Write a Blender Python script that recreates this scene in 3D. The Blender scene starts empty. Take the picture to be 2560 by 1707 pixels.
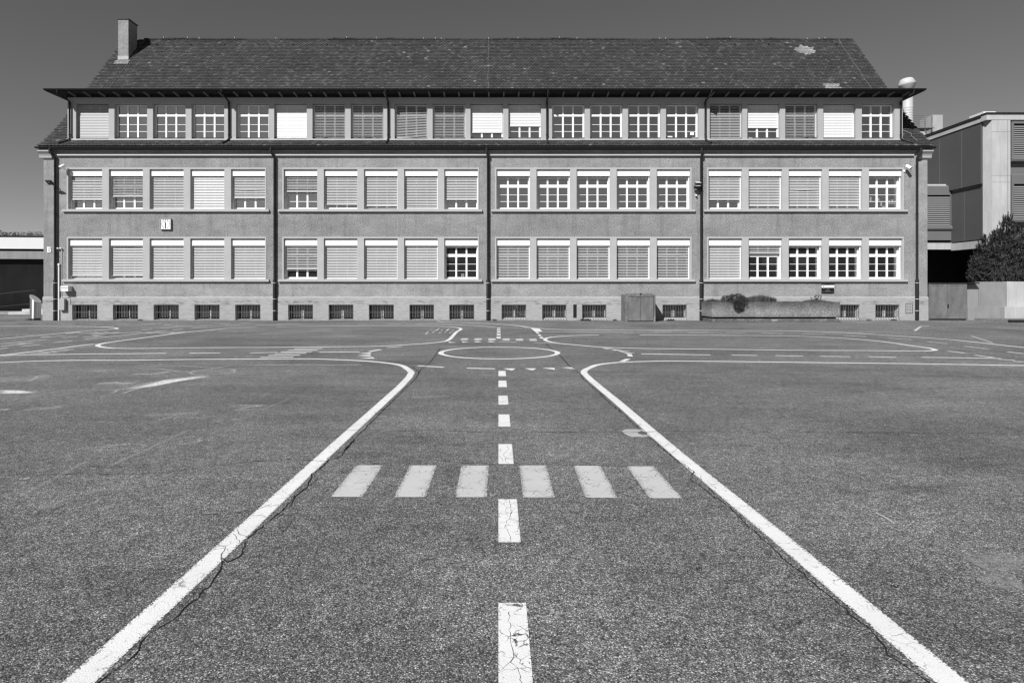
import bpy, math, random
from mathutils import Vector, Matrix
S = bpy.context.scene
COL = S.collection
R = math.radians
random.seed(7)

# ------------------------------------------------------------------ helpers
def link(o):
    COL.objects.link(o); return o

def tag(o, label=None, cat=None, group=None, kind=None):
    if label: o['label'] = label
    if cat: o['category'] = cat
    if group: o['group'] = group
    if kind: o['kind'] = kind
    return o

def thing(name, label, cat, loc, group=None):
    o = bpy.data.objects.new(name, None); link(o)
    o.empty_display_size = .2
    o.location = loc
    return tag(o, label, cat, group)

def part(name, me, parent, local=False, loc=None):
    o = bpy.data.objects.new(name, me); link(o)
    if parent is not None:
        o.parent = parent
        if not local:
            o.matrix_parent_inverse = Matrix.Translation(-Vector(parent.location))
    if loc is not None: o.location = loc
    return o

class MB:
    """collects polygons and links them as one mesh"""
    def __init__(s): s.v = []; s.f = []; s.m = []; s.sm = []; s.uv = {}; s.tone = {}
    def face(s, pts, m=0, smooth=False, uv=None, tone=None):
        b = len(s.v); s.v += [tuple(p) for p in pts]
        s.f.append(list(range(b, b+len(pts)))); s.m.append(m); s.sm.append(smooth)
        if uv: s.uv[len(s.f)-1] = uv
        if tone is not None: s.tone[len(s.f)-1] = tone
    def grid(s, rows, m=0, smooth=True, closed=False):
        b = len(s.v); n = len(rows[0])
        for r in rows: s.v += [tuple(p) for p in r]
        for i in range(len(rows)-1):
            for j in range(n if closed else n-1):
                k = (j+1) % n
                s.f.append([b+i*n+j, b+i*n+k, b+(i+1)*n+k, b+(i+1)*n+j]); s.m.append(m); s.sm.append(smooth)
    def box(s, x0, x1, y0, y1, z0, z1, m=0, M=None):
        p = [Vector(q) for q in ((x0,y0,z0),(x1,y0,z0),(x1,y1,z0),(x0,y1,z0),(x0,y0,z1),(x1,y0,z1),(x1,y1,z1),(x0,y1,z1))]
        if M is not None: p = [M @ q for q in p]
        b = len(s.v); s.v += [tuple(q) for q in p]
        for f in ((0,3,2,1),(4,5,6,7),(0,1,5,4),(1,2,6,5),(2,3,7,6),(3,0,4,7)):
            s.f.append([b+i for i in f]); s.m.append(m); s.sm.append(False)
    def tube(s, pts, r, n=8, m=0, cap=True, smooth=True):
        pts = [Vector(p) for p in pts]; rr = r if isinstance(r, (list, tuple)) else [r]*len(pts)
        rows = []; up = None
        for i, p in enumerate(pts):
            d = (pts[min(i+1, len(pts)-1)] - pts[max(i-1, 0)]).normalized()
            if up is None:
                up = Vector((0,0,1)) if abs(d.z) < .9 else Vector((0,1,0))
            a = d.cross(up).normalized(); up = a.cross(d).normalized()
            rows.append([p + (a*math.cos(t)+up*math.sin(t))*rr[i] for t in [2*math.pi*k/n for k in range(n)]])
        s.grid(rows, m, smooth, closed=True)
        if cap:
            s.face(rows[0][::-1], m); s.face(rows[-1], m)
    def lathe(s, c, prof, n=24, m=0, smooth=True, axis='z'):
        rows = []
        for r, z in prof:
            row = []
            for k in range(n):
                t = 2*math.pi*k/n
                if axis == 'z': row.append((c[0]+r*math.cos(t), c[1]+r*math.sin(t), c[2]+z))
                else: row.append((c[0]+r*math.cos(t), c[1]+z, c[2]+r*math.sin(t)))
            rows.append(row)
        s.grid(rows, m, smooth, closed=True)
    def prism_x(s, prof, x0, x1, m=0, mcap=None):
        n = len(prof)
        for i in range(n):
            a, b = prof[i], prof[(i+1) % n]
            s.face([(x0,a[0],a[1]),(x1,a[0],a[1]),(x1,b[0],b[1]),(x0,b[0],b[1])], m)
        mc = m if mcap is None else mcap
        s.face([(x0,p[0],p[1]) for p in prof], mc); s.face([(x1,p[0],p[1]) for p in prof[::-1]], mc)
    def panel(s, x0, x1, z0, z1, holes, y, depth=0., outer=0., m=0, mr=None):
        """wall sheet facing -y with rectangular holes, reveals going back by depth, outer rim going back by outer"""
        mr = m if mr is None else mr
        xs = sorted({x0, x1, *[h[0] for h in holes], *[h[1] for h in holes]})
        zs = sorted({z0, z1, *[h[2] for h in holes], *[h[3] for h in holes]})
        for i in range(len(xs)-1):
            for j in range(len(zs)-1):
                cx = (xs[i]+xs[i+1])/2; cz = (zs[j]+zs[j+1])/2
                if any(h[0] < cx < h[1] and h[2] < cz < h[3] for h in holes): continue
                s.face([(xs[i],y,zs[j]),(xs[i+1],y,zs[j]),(xs[i+1],y,zs[j+1]),(xs[i],y,zs[j+1])], m)
        if depth:
            for a, b, c, d in holes:
                Y = y+depth
                s.face([(a,y,c),(a,y,d),(a,Y,d),(a,Y,c)], mr); s.face([(b,y,c),(b,Y,c),(b,Y,d),(b,y,d)], mr)
                s.face([(a,y,d),(b,y,d),(b,Y,d),(a,Y,d)], mr); s.face([(a,y,c),(a,Y,c),(b,Y,c),(b,y,c)], mr)
        if outer:
            Y = y+outer
            s.face([(x0,y,z0),(x0,y,z1),(x0,Y,z1),(x0,Y,z0)], m); s.face([(x1,y,z0),(x1,Y,z0),(x1,Y,z1),(x1,y,z1)], m)
            s.face([(x0,y,z1),(x1,y,z1),(x1,Y,z1),(x0,Y,z1)], m); s.face([(x0,y,z0),(x0,Y,z0),(x1,Y,z0),(x1,y,z0)], m)
    def mesh(s, name, mats):
        me = bpy.data.meshes.new(name)
        me.from_pydata(s.v, [], s.f)
        for m in (mats if isinstance(mats, (list, tuple)) else [mats]): me.materials.append(m)
        me.polygons.foreach_set('material_index', s.m)
        me.polygons.foreach_set('use_smooth', s.sm)
        if s.uv:
            l = me.uv_layers.new(name='UVMap')
            for fi, uv in s.uv.items():
                for li, u in zip(me.polygons[fi].loop_indices, uv): l.data[li].uv = u
        if s.tone:
            a = me.attributes.new('tone', 'FLOAT', 'FACE')
            a.data.foreach_set('value', [s.tone.get(i, .3) for i in range(len(s.f))])
        me.update()
        return me
    def build(s, name, mats, parent=None, local=False, loc=None):
        return part(name, s.mesh(name, mats), parent, local, loc)

def bevel(o, w=.01, seg=2):
    b = o.modifiers.new('bevel', 'BEVEL'); b.width = w; b.segments = seg; b.limit_method = 'ANGLE'; b.angle_limit = R(40)
    return o

def text_mesh(txt, size, mat, off=0., ext=.01):
    cu = bpy.data.curves.new('letters', 'FONT'); cu.body = txt; cu.size = size; cu.offset = off; cu.extrude = ext
    cu.align_x = 'CENTER'
    o = bpy.data.objects.new('letters', cu); link(o)
    dg = bpy.context.evaluated_depsgraph_get(); dg.update()
    me = bpy.data.meshes.new_from_object(o.evaluated_get(dg))
    bpy.data.objects.remove(o); bpy.data.curves.remove(cu)
    me.materials.clear(); me.materials.append(mat)
    me.transform(Matrix.Rotation(R(90), 4, 'X'))
    return me

# ------------------------------------------------------------------ materials (all neutral: the photograph is black and white)
def G(v): return (v, v, v, 1.)

class NT:
    def __init__(s, name):
        s.mat = bpy.data.materials.new(name); s.mat.use_nodes = True
        s.t = s.mat.node_tree; s.b = s.t.nodes['Principled BSDF']; s.out = s.t.nodes['Material Output']
        s.co = s.t.nodes.new('ShaderNodeTexCoord')
    def n(s, kind, **kw):
        x = s.t.nodes.new(kind)
        for k, v in kw.items():
            if k.startswith('i_'): x.inputs[k[2:].replace('_', ' ')].default_value = v
            else: setattr(x, k, v)
        return x
    def l(s, a, b): s.t.links.new(a, b)
    def scale(s, sx, sy, sz, src='Object'):
        m = s.n('ShaderNodeMapping'); m.inputs['Scale'].default_value = (sx, sy, sz); s.l(s.co.outputs[src], m.inputs['Vector']); return m.outputs[0]
    def noise(s, scale, detail=4., rough=.6, vec=None):
        x = s.n('ShaderNodeTexNoise'); x.inputs['Scale'].default_value = scale; x.inputs['Detail'].default_value = detail; x.inputs['Roughness'].default_value = rough
        s.l(vec if vec is not None else s.co.outputs['Object'], x.inputs['Vector']); return x.outputs['Fac']
    def ramp(s, fac, stops, interp='LINEAR'):
        x = s.n('ShaderNodeValToRGB'); x.color_ramp.interpolation = interp; e = x.color_ramp.elements
        while len(e) < len(stops): e.new(.5)
        for k, (p, v) in zip(e, stops): k.position = p; k.color = G(v)
        s.l(fac, x.inputs[0]); return x.outputs[0]
    def math(s, op, a, b=None, clamp=False):
        x = s.n('ShaderNodeMath', operation=op); x.use_clamp = clamp
        for i, q in enumerate((a, b)):
            if q is None: continue
            if isinstance(q, (int, float)): x.inputs[i].default_value = q
            else: s.l(q, x.inputs[i])
        return x.outputs[0]
    def mix(s, fac, a, b):
        x = s.n('ShaderNodeMix', data_type='FLOAT')
        for sock, q in ((x.inputs[0], fac), (x.inputs[2], a), (x.inputs[3], b)):
            if isinstance(q, (int, float)): sock.default_value = q
            else: s.l(q, sock)
        return x.outputs[0]
    def base(s, q): s.l(q, s.b.inputs['Base Color'])
    def bump(s, h, strength=.4, dist=.01):
        x = s.n('ShaderNodeBump'); x.inputs['Strength'].default_value = strength; x.inputs['Distance'].default_value = dist
        s.l(h, x.inputs['Height']); s.l(x.outputs[0], s.b.inputs['Normal'])
    def rough(s, v, spec=.3):
        s.b.inputs['Roughness'].default_value = v; s.b.inputs['Specular IOR Level'].default_value = spec

def plain(name, v, rough=.6, spec=.3, var=.12, sc=3., metal=0., grain=0.):
    t = NT(name); f = t.noise(sc, 5)
    lo, hi = v*(1-var), v*(1+var)
    c = t.ramp(f, [(.25, lo), (.75, hi)])
    if grain:
        c = t.math('MULTIPLY', c, t.ramp(t.noise(60, 3), [(.3, 1-grain), (.7, 1+grain)]))
    t.base(c); t.rough(rough, spec); t.b.inputs['Metallic'].default_value = metal
    return t.mat

def mk_stucco(name, v, drag=.25):
    t = NT(name)
    a = t.noise(14., 5, .65, t.scale(1, 1, 1.9))     # trowel marks, a few cm to 10 cm
    fine = t.noise(55., 3, .6)
    big = t.noise(.45, 4, .55, t.scale(1, 1, 1.6)); mid = t.noise(2.2, 5, .65, t.scale(.8, 1, 1.6))
    streak = t.noise(3., 3, .6, t.scale(1.4, 1, .12))
    c = t.math('MULTIPLY', t.ramp(a, [(.3, v*(1-drag)), (.62, v*(1+drag*.55))]), t.ramp(big, [(.3, .84), (.7, 1.1)]))
    c = t.math('MULTIPLY', c, t.ramp(mid, [(.3, .86), (.65, 1.08)]))
    c = t.math('MULTIPLY', c, t.ramp(t.noise(24., 3, .7), [(.3, .92), (.66, 1.06)]))
    c = t.math('MULTIPLY', c, t.ramp(streak, [(.3, .84), (.5, 1.02)]))
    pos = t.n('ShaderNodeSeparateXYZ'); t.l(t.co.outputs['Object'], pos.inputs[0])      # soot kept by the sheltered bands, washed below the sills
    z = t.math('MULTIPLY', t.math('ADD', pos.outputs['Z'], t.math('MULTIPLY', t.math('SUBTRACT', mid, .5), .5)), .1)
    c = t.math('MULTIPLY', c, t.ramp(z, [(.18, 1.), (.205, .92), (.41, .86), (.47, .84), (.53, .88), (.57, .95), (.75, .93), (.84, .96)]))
    t.base(c); t.rough(.95, .1)
    h = t.math('ADD', t.math('MULTIPLY', a, 1.), t.math('MULTIPLY', fine, .35))
    t.bump(h, 1., .06)
    return t.mat

def mk_plinth(name, v):
    t = NT(name)
    a = t.noise(9., 5, .65, t.scale(.35, 1, 2.2)); big = t.noise(.7, 4, .6); spot = t.noise(5., 6, .7, t.scale(.6, 1, 1.6))
    c = t.math('MULTIPLY', t.ramp(a, [(.32, v*.84), (.6, v*1.07)]), t.ramp(big, [(.3, .9), (.7, 1.08)]))
    sx = t.n('ShaderNodeSeparateXYZ'); t.l(t.co.outputs['Object'], sx.inputs[0])
    zz = sx.outputs['Z']
    band = t.math('MULTIPLY', t.ramp(zz, [(.72, 0.), (.86, 1.), (1.0, 1.), (1.14, 0.)]), 1.)   # weather stain under the ledge
    foot = t.ramp(zz, [(0., 1.), (.16, 0.)])                                                   # splash dirt
    st = t.math('MULTIPLY', t.ramp(spot, [(.48, 0.), (.66, .5)]), t.math('MAXIMUM', band, foot))
    c = t.math('MULTIPLY', c, t.math('SUBTRACT', 1., st))
    t.base(c); t.rough(.95, .1); t.bump(t.math('ADD', a, t.math('MULTIPLY', t.noise(45, 3), .5)), .5, .02)
    return t.mat

def mk_concrete(name, v, speck=.5, stain=.35, sc=1.):
    t = NT(name)
    vo = t.n('ShaderNodeTexVoronoi'); vo.inputs['Scale'].default_value = 34*sc; t.l(t.co.outputs['Object'], vo.inputs['Vector'])
    sep = t.n('ShaderNodeSeparateColor'); t.l(vo.outputs['Color'], sep.inputs[0])
    c = t.ramp(sep.outputs[0], [(.0, v*(1-speck)), (.6, v), (1., v*(1+speck*.8))])
    big = t.noise(1.6, 5, .65); st = t.noise(2.4, 5, .7, t.scale(1.2, 1.2, .18))
    c = t.math('MULTIPLY', c, t.ramp(big, [(.28, 1-stain), (.68, 1+stain*.5)]))
    c = t.math('MULTIPLY', c, t.ramp(st, [(.3, 1-stain*.8), (.55, 1.04)]))
    t.base(c); t.rough(.9, .15); t.bump(t.math('ADD', t.noise(40*sc, 4), t.math('MULTIPLY', vo.outputs['Distance'], .4)), .35, .012)
    return t.mat

def mk_planter(name, v):
    t = NT(name); vo = t.n('ShaderNodeTexVoronoi'); vo.inputs['Scale'].default_value = 48.; t.l(t.co.outputs['Object'], vo.inputs['Vector'])
    sep = t.n('ShaderNodeSeparateColor'); t.l(vo.outputs['Color'], sep.inputs[0])
    c = t.ramp(sep.outputs[0], [(0., v*.5), (.6, v), (.93, v*1.35), (1., v*1.9)])
    pos = t.n('ShaderNodeSeparateXYZ'); t.l(t.co.outputs['Object'], pos.inputs[0])
    n = t.noise(2.6, 5, .7); z = t.math('ADD', pos.outputs['Z'], t.math('MULTIPLY', t.math('SUBTRACT', n, .5), .55))
    c = t.math('MULTIPLY', c, t.ramp(z, [(.05, .6), (.2, 1.), (.48, 1.24), (.72, .8), (.93, .5)]))      # algae along the rim, damp at the foot
    c = t.math('MULTIPLY', c, t.ramp(t.noise(1.2, 4, .6), [(.3, .82), (.7, 1.15)]))
    t.base(c); t.rough(.95, .1); t.bump(t.math('ADD', vo.outputs['Distance'], t.noise(50, 3)), .5, .015)
    return t.mat

def mk_board(name, v):
    """smooth shuttered concrete with vertical board marks"""
    t = NT(name)
    st = t.noise(2.2, 6, .68, t.scale(1.4, 1.4, .22)); big = t.noise(.9, 5, .62); f = t.noise(50, 3)
    c = t.math('MULTIPLY', t.ramp(st, [(.3, v*.84), (.62, v*1.06)]), t.ramp(big, [(.3, .9), (.7, 1.07)]))
    c = t.math('MULTIPLY', c, t.ramp(f, [(.3, .95), (.7, 1.04)]))
    t.base(c); t.rough(.85, .2); t.bump(t.math('ADD', st, f), .15, .006)
    return t.mat

def mk_streaked(name, v):
    t = NT(name); a = t.noise(5., 6, .7, t.scale(1, 1, .35)); f = t.noise(75, 3, .7); b = t.noise(1.3, 4, .6)
    c = t.math('MULTIPLY', t.ramp(a, [(.3, v*.74), (.7, v*1.2)]), t.ramp(f, [(.3, .82), (.7, 1.16)]))
    c = t.math('MULTIPLY', c, t.ramp(b, [(.3, .85), (.7, 1.1)]))
    t.base(c); t.rough(.7, .25); t.bump(f, .2, .004)
    return t.mat

def mk_steel(name, v):
    t = NT(name); t.b.inputs['Metallic'].default_value = 1.; t.b.inputs['Roughness'].default_value = .34; t.b.inputs['Anisotropic'].default_value = .9; t.b.inputs['Anisotropic Rotation'].default_value = .25
    tg = t.n('ShaderNodeTangent', direction_type='RADIAL', axis='Z'); t.l(tg.outputs[0], t.b.inputs['Tangent'])
    t.base(t.ramp(t.noise(9, 4, .6, t.scale(1, 1, .1)), [(.3, v*.9), (.7, v)]))
    return t.mat

def mk_glass(name, fac, base=.015):
    t = NT(name)
    t.b.inputs['Base Color'].default_value = G(base); t.rough(.5, .2)
    gl = t.n('ShaderNodeBsdfGlossy'); gl.inputs['Roughness'].default_value = .004; gl.inputs['Color'].default_value = G(.9)
    bp = t.n('ShaderNodeBump'); bp.inputs['Strength'].default_value = .03; bp.inputs['Distance'].default_value = .02
    t.l(t.noise(1.1, 2), bp.inputs['Height']); t.l(bp.outputs[0], gl.inputs['Normal'])
    fr = t.n('ShaderNodeFresnel'); fr.inputs['IOR'].default_value = 1.5
    mx = t.n('ShaderNodeMixShader'); t.l(t.math('ADD', fr.outputs[0], fac, True), mx.inputs[0])
    t.l(t.b.outputs[0], mx.inputs[1]); t.l(gl.outputs[0], mx.inputs[2]); t.l(mx.outputs[0], t.out.inputs['Surface'])
    return t.mat

def mk_tile():
    t = NT('roof_tile')
    a = t.n('ShaderNodeAttribute', attribute_name='tone', attribute_type='GEOMETRY')
    f = t.noise(26., 4, .65); big = t.noise(.5, 4, .6)
    c = t.math('MULTIPLY', a.outputs['Fac'], t.ramp(f, [(.3, .82), (.7, 1.15)]))
    c = t.math('MULTIPLY', c, t.ramp(big, [(.3, .78), (.7, 1.2)]))
    t.base(c); t.rough(.85, .2); t.bump(f, .3, .006)
    return t.mat

def asphalt_value(t):
    vo = t.n('ShaderNodeTexVoronoi'); vo.inputs['Scale'].default_value = 165.; vo.inputs['Randomness'].default_value = 1.
    t.l(t.co.outputs['Object'], vo.inputs['Vector'])
    sep = t.n('ShaderNodeSeparateColor'); t.l(vo.outputs['Color'], sep.inputs[0])
    st = t.ramp(sep.outputs[0], [(.0, .024), (.35, .072), (.7, .128), (.9, .21), (1., .37)])
    rim = t.ramp(vo.outputs['Distance'], [(.3, 1.), (.75, .45)])
    c = t.math('MULTIPLY', st, rim)
    mid = t.noise(9., 5, .7); spk = t.noise(32., 3, .75); big = t.noise(.55, 5, .62); pat = t.noise(1.7, 4, .6, t.scale(.5, 1.3, 1))
    c = t.math('MULTIPLY', c, t.ramp(mid, [(.3, .70), (.7, 1.30)]))
    c = t.math('MULTIPLY', c, t.ramp(spk, [(.3, .70), (.7, 1.33)]))
    c = t.math('MULTIPLY', c, t.ramp(big, [(.3, .76), (.72, 1.24)]))
    c = t.math('MULTIPLY', c, t.ramp(pat, [(.3, .88), (.7, 1.1)]))
    wide = t.noise(.16, 3, .6, t.scale(1, 1.5, 1)); stain = t.noise(.9, 5, .7, t.scale(.45, 1.5, 1))
    c = t.math('MULTIPLY', c, t.ramp(wide, [(.35, .84), (.65, 1.2)]))
    c = t.math('MULTIPLY', c, t.ramp(stain, [(.30, .68), (.42, 1.), (.60, 1.), (.74, 1.4)]))
    h = t.math('ADD', t.math('MULTIPLY', sep.outputs[1], .7), t.math('SUBTRACT', 1., vo.outputs['Distance']))
    return c, h

def mk_asphalt():
    t = NT('asphalt'); c, h = asphalt_value(t)
    t.base(t.math('MULTIPLY', c, 1.86)); t.rough(.9, .2); t.bump(h, .55, .006)
    return t.mat

def mk_paint(name, v, wear=.5, edge=.5, crack=.0):
    """road paint over asphalt: pinholes, worn edges (UV.x runs across the strip) and crazing"""
    t = NT(name); c, h = asphalt_value(t)
    c = t.math('MULTIPLY', c, 1.1)
    f = t.noise(75., 5, .75); m = t.noise(11., 4, .6)
    uv = t.n('ShaderNodeSeparateXYZ'); t.l(t.co.outputs['UV'], uv.inputs[0])
    e = t.math('ABSOLUTE', t.math('SUBTRACT', uv.outputs['X'], .5))
    e = t.ramp(e, [(.30, 0.), (.5, 1.)])
    thr = t.math('ADD', t.math('MULTIPLY', e, .17*edge), t.math('MULTIPLY', t.ramp(m, [(.4, 0.), (.75, 1.)]), .06*wear))
    thr = t.math('ADD', thr, .345)
    hole = t.math('MULTIPLY', t.math('SUBTRACT', thr, f), 28., True)
    pv = t.math('MULTIPLY', t.ramp(t.noise(2.3, 4), [(.3, v*.93), (.7, v*1.04)]), t.ramp(t.noise(120, 2), [(.3, .95), (.7, 1.03)]))
    if crack:
        vo = t.n('ShaderNodeTexVoronoi', feature='DISTANCE_TO_EDGE'); vo.inputs['Scale'].default_value = 13.
        wv = t.n('ShaderNodeTexNoise'); wv.inputs['Scale'].default_value = 14.; wv.inputs['Detail'].default_value = 3
        ad = t.n('ShaderNodeVectorMath', operation='MULTIPLY_ADD'); t.l(t.co.outputs['Object'], wv.inputs['Vector'])
        t.l(wv.outputs['Color'], ad.inputs[0]); ad.inputs[1].default_value = (.09, .09, 0); t.l(t.co.outputs['Object'], ad.inputs[2]); t.l(ad.outputs[0], vo.inputs['Vector'])
        k = t.ramp(vo.outputs['Distance'], [(.010, 1.), (.026, 0.)])
        k = t.math('MULTIPLY', k, t.ramp(t.noise(5., 3), [(.46, 0.), (.56, crack)]))
        hole = t.math('MAXIMUM', hole, k)
    t.base(t.mix(hole, pv, c)); t.rough(.7, .25); t.bump(t.math('SUBTRACT', h, t.math('MULTIPLY', hole, .6)), .3, .004)
    return t.mat

def mk_thin(name, v, cover, sc=45., lo=.42):
    """chalk or dust: broken cover that lets the asphalt below show through"""
    t = NT(name); t.b.inputs['Base Color'].default_value = G(v); t.rough(.95, .05)
    tr = t.n('ShaderNodeBsdfTransparent'); mx = t.n('ShaderNodeMixShader')
    f = t.ramp(t.noise(sc, 4, .75), [(lo, 0.), (lo+.2, cover)])
    uv = t.n('ShaderNodeSeparateXYZ'); t.l(t.co.outputs['UV'], uv.inputs[0])
    e = t.ramp(t.math('ABSOLUTE', t.math('SUBTRACT', uv.outputs['X'], .5)), [(.2, 1.), (.5, 0.)])
    t.l(t.math('MULTIPLY', f, e), mx.inputs[0]); t.l(tr.outputs[0], mx.inputs[1]); t.l(t.b.outputs[0], mx.inputs[2]); t.l(mx.outputs[0], t.out.inputs['Surface'])
    return t.mat

def mk_leaf(name, lo, hi, sc=14.):
    t = NT(name); info = t.n('ShaderNodeNewGeometry')
    c = t.ramp(info.outputs['Random Per Island'], [(0., lo), (.8, hi), (1., hi*1.5)])
    c = t.math('MULTIPLY', c, t.ramp(t.noise(4.5, 4, .7), [(.32, .5), (.68, 1.5)]))
    t.base(c); t.rough(.6, .25)
    return t.mat

M = dict(
    stucco=mk_stucco('rough_render', .345, .34), plinth=mk_plinth('plinth_render', .338), stone=plain('cast_stone', .385, .85, .15, .06, 2.2, grain=.06),
    white=plain('white_enamel', .80, .45, .3, .02, 2.), slat=plain('blind_slat', .50, .45, .3, .06, 1.1), slat_bright=plain('bright_blind_slat', .70, .45, .3, .03, 1.1), slat_grey=plain('grey_blind_slat', .36, .45, .3, .05, .8),  # tightly shut blinds get a paler slat colour
    frame=plain('white_window_paint', .78, .4, .35, .03, 4.), dormer=plain('dormer_paint', .36, .7, .2, .05, 1.5, grain=.03), trim=plain('pale_trim_paint', .42, .6, .2, .06, 2.),
    tile=mk_tile(), roofbase=plain('roof_underlay', .02, .9, .1), ridge=plain('ridge_clay', .035, .85, .2, .5, 3.),
    copper=plain('weathered_copper', .020, .6, .25, .3, 6.), iron=plain('black_cast_iron', .010, .5, .4, .2), wood=plain('dark_timber', .022, .8, .2, .3, 5.), raft=plain('painted_rafter', .14, .7, .2, .2, 5.),
    lead=plain('zinc_flashing', .34, .5, .4, .15, 4.), wire=plain('earthing_wire', .22, .4, .5, .1), glass=mk_glass('window_glass', .30), dark=plain('dark_room', .012, .9, .1),
    inner=plain('basement_reveal', .42, .9, .1, .15, 3., grain=.1), bar=plain('grille_iron', .10, .6, .3, .3, 8.), concrete=mk_concrete('washed_concrete', .19, .4, .42), planter=mk_planter('weathered_trough', .20), duct=plain('painted_duct', .46, .5, .3, .05, .8), concrete_pale=mk_board('pale_concrete', .36), board=mk_board('board_concrete', .43),
    wallc=mk_board('yard_wall_concrete', .25), steeldoor=mk_streaked('weathered_steel', .15), asphalt=mk_asphalt(), paint=mk_paint('white_road_paint', .73, .6, 1., .6), paint_c=mk_paint('cracked_white_paint', .73, .6, .55, 1.), paint_w=mk_paint('worn_road_paint', .56, 1., 1., .5), paint_y=mk_paint('crosswalk_paint', .52, 1.5, .9, 1.),
    chalk=mk_thin('chalk', .6, .75, 45., .40), faint=mk_thin('faint_chalk', .42, .34, 22., .36), chalkp=mk_thin('rubbed_chalk', .66, .95, 24., .30), crack=plain('crack_soil', .026, 1., 0.), crumb=mk_thin('crumbled_edge', .03, .8, 26., .48),
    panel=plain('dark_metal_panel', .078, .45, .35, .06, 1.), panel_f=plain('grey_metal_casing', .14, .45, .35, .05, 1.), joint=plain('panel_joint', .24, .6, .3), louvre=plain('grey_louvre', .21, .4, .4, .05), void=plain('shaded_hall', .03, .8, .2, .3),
    fascia=plain('white_fascia', .62, .6, .2, .03, .6), steel=mk_steel('brushed_steel', .75), galv=plain('galvanised_steel', .50, .5, .4, .12, 5.), lampw=plain('white_lamp_housing', .75, .4, .4, .03), lampd=plain('black_lamp_housing', .02, .4, .4), lampg=plain('lamp_lens', .3, .15, .6),
    black=plain('black_print', .012, .5, .3), grey=plain('grey_print', .16, .5, .3), sheet=plain('white_sheet', .78, .6, .2, .02),
    pine=mk_leaf('pine_needles', .026, .075), bush=mk_leaf('bush_leaves', .03, .075), herb=mk_leaf('herb_leaves', .04, .10), bark=plain('bark', .06, .9, .1, .3, 8.), rail=plain('dark_rail', .06, .6, .2), soil=plain('planter_soil', .05, .95, .05, .4, 9.), wood_far=mk_leaf('far_wood', .07, .13), hill=plain('hill_meadow', .09, .95, .05, .3, .02),  # far trees: distance haze put into the leaf colour, so paler
    cabinet=plain('grey_cabinet', .34, .5, .3, .04), rear=plain('shaded_facade', .16, .8, .2, .1), rearglass=mk_glass('rear_glass', .1),
)

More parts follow.
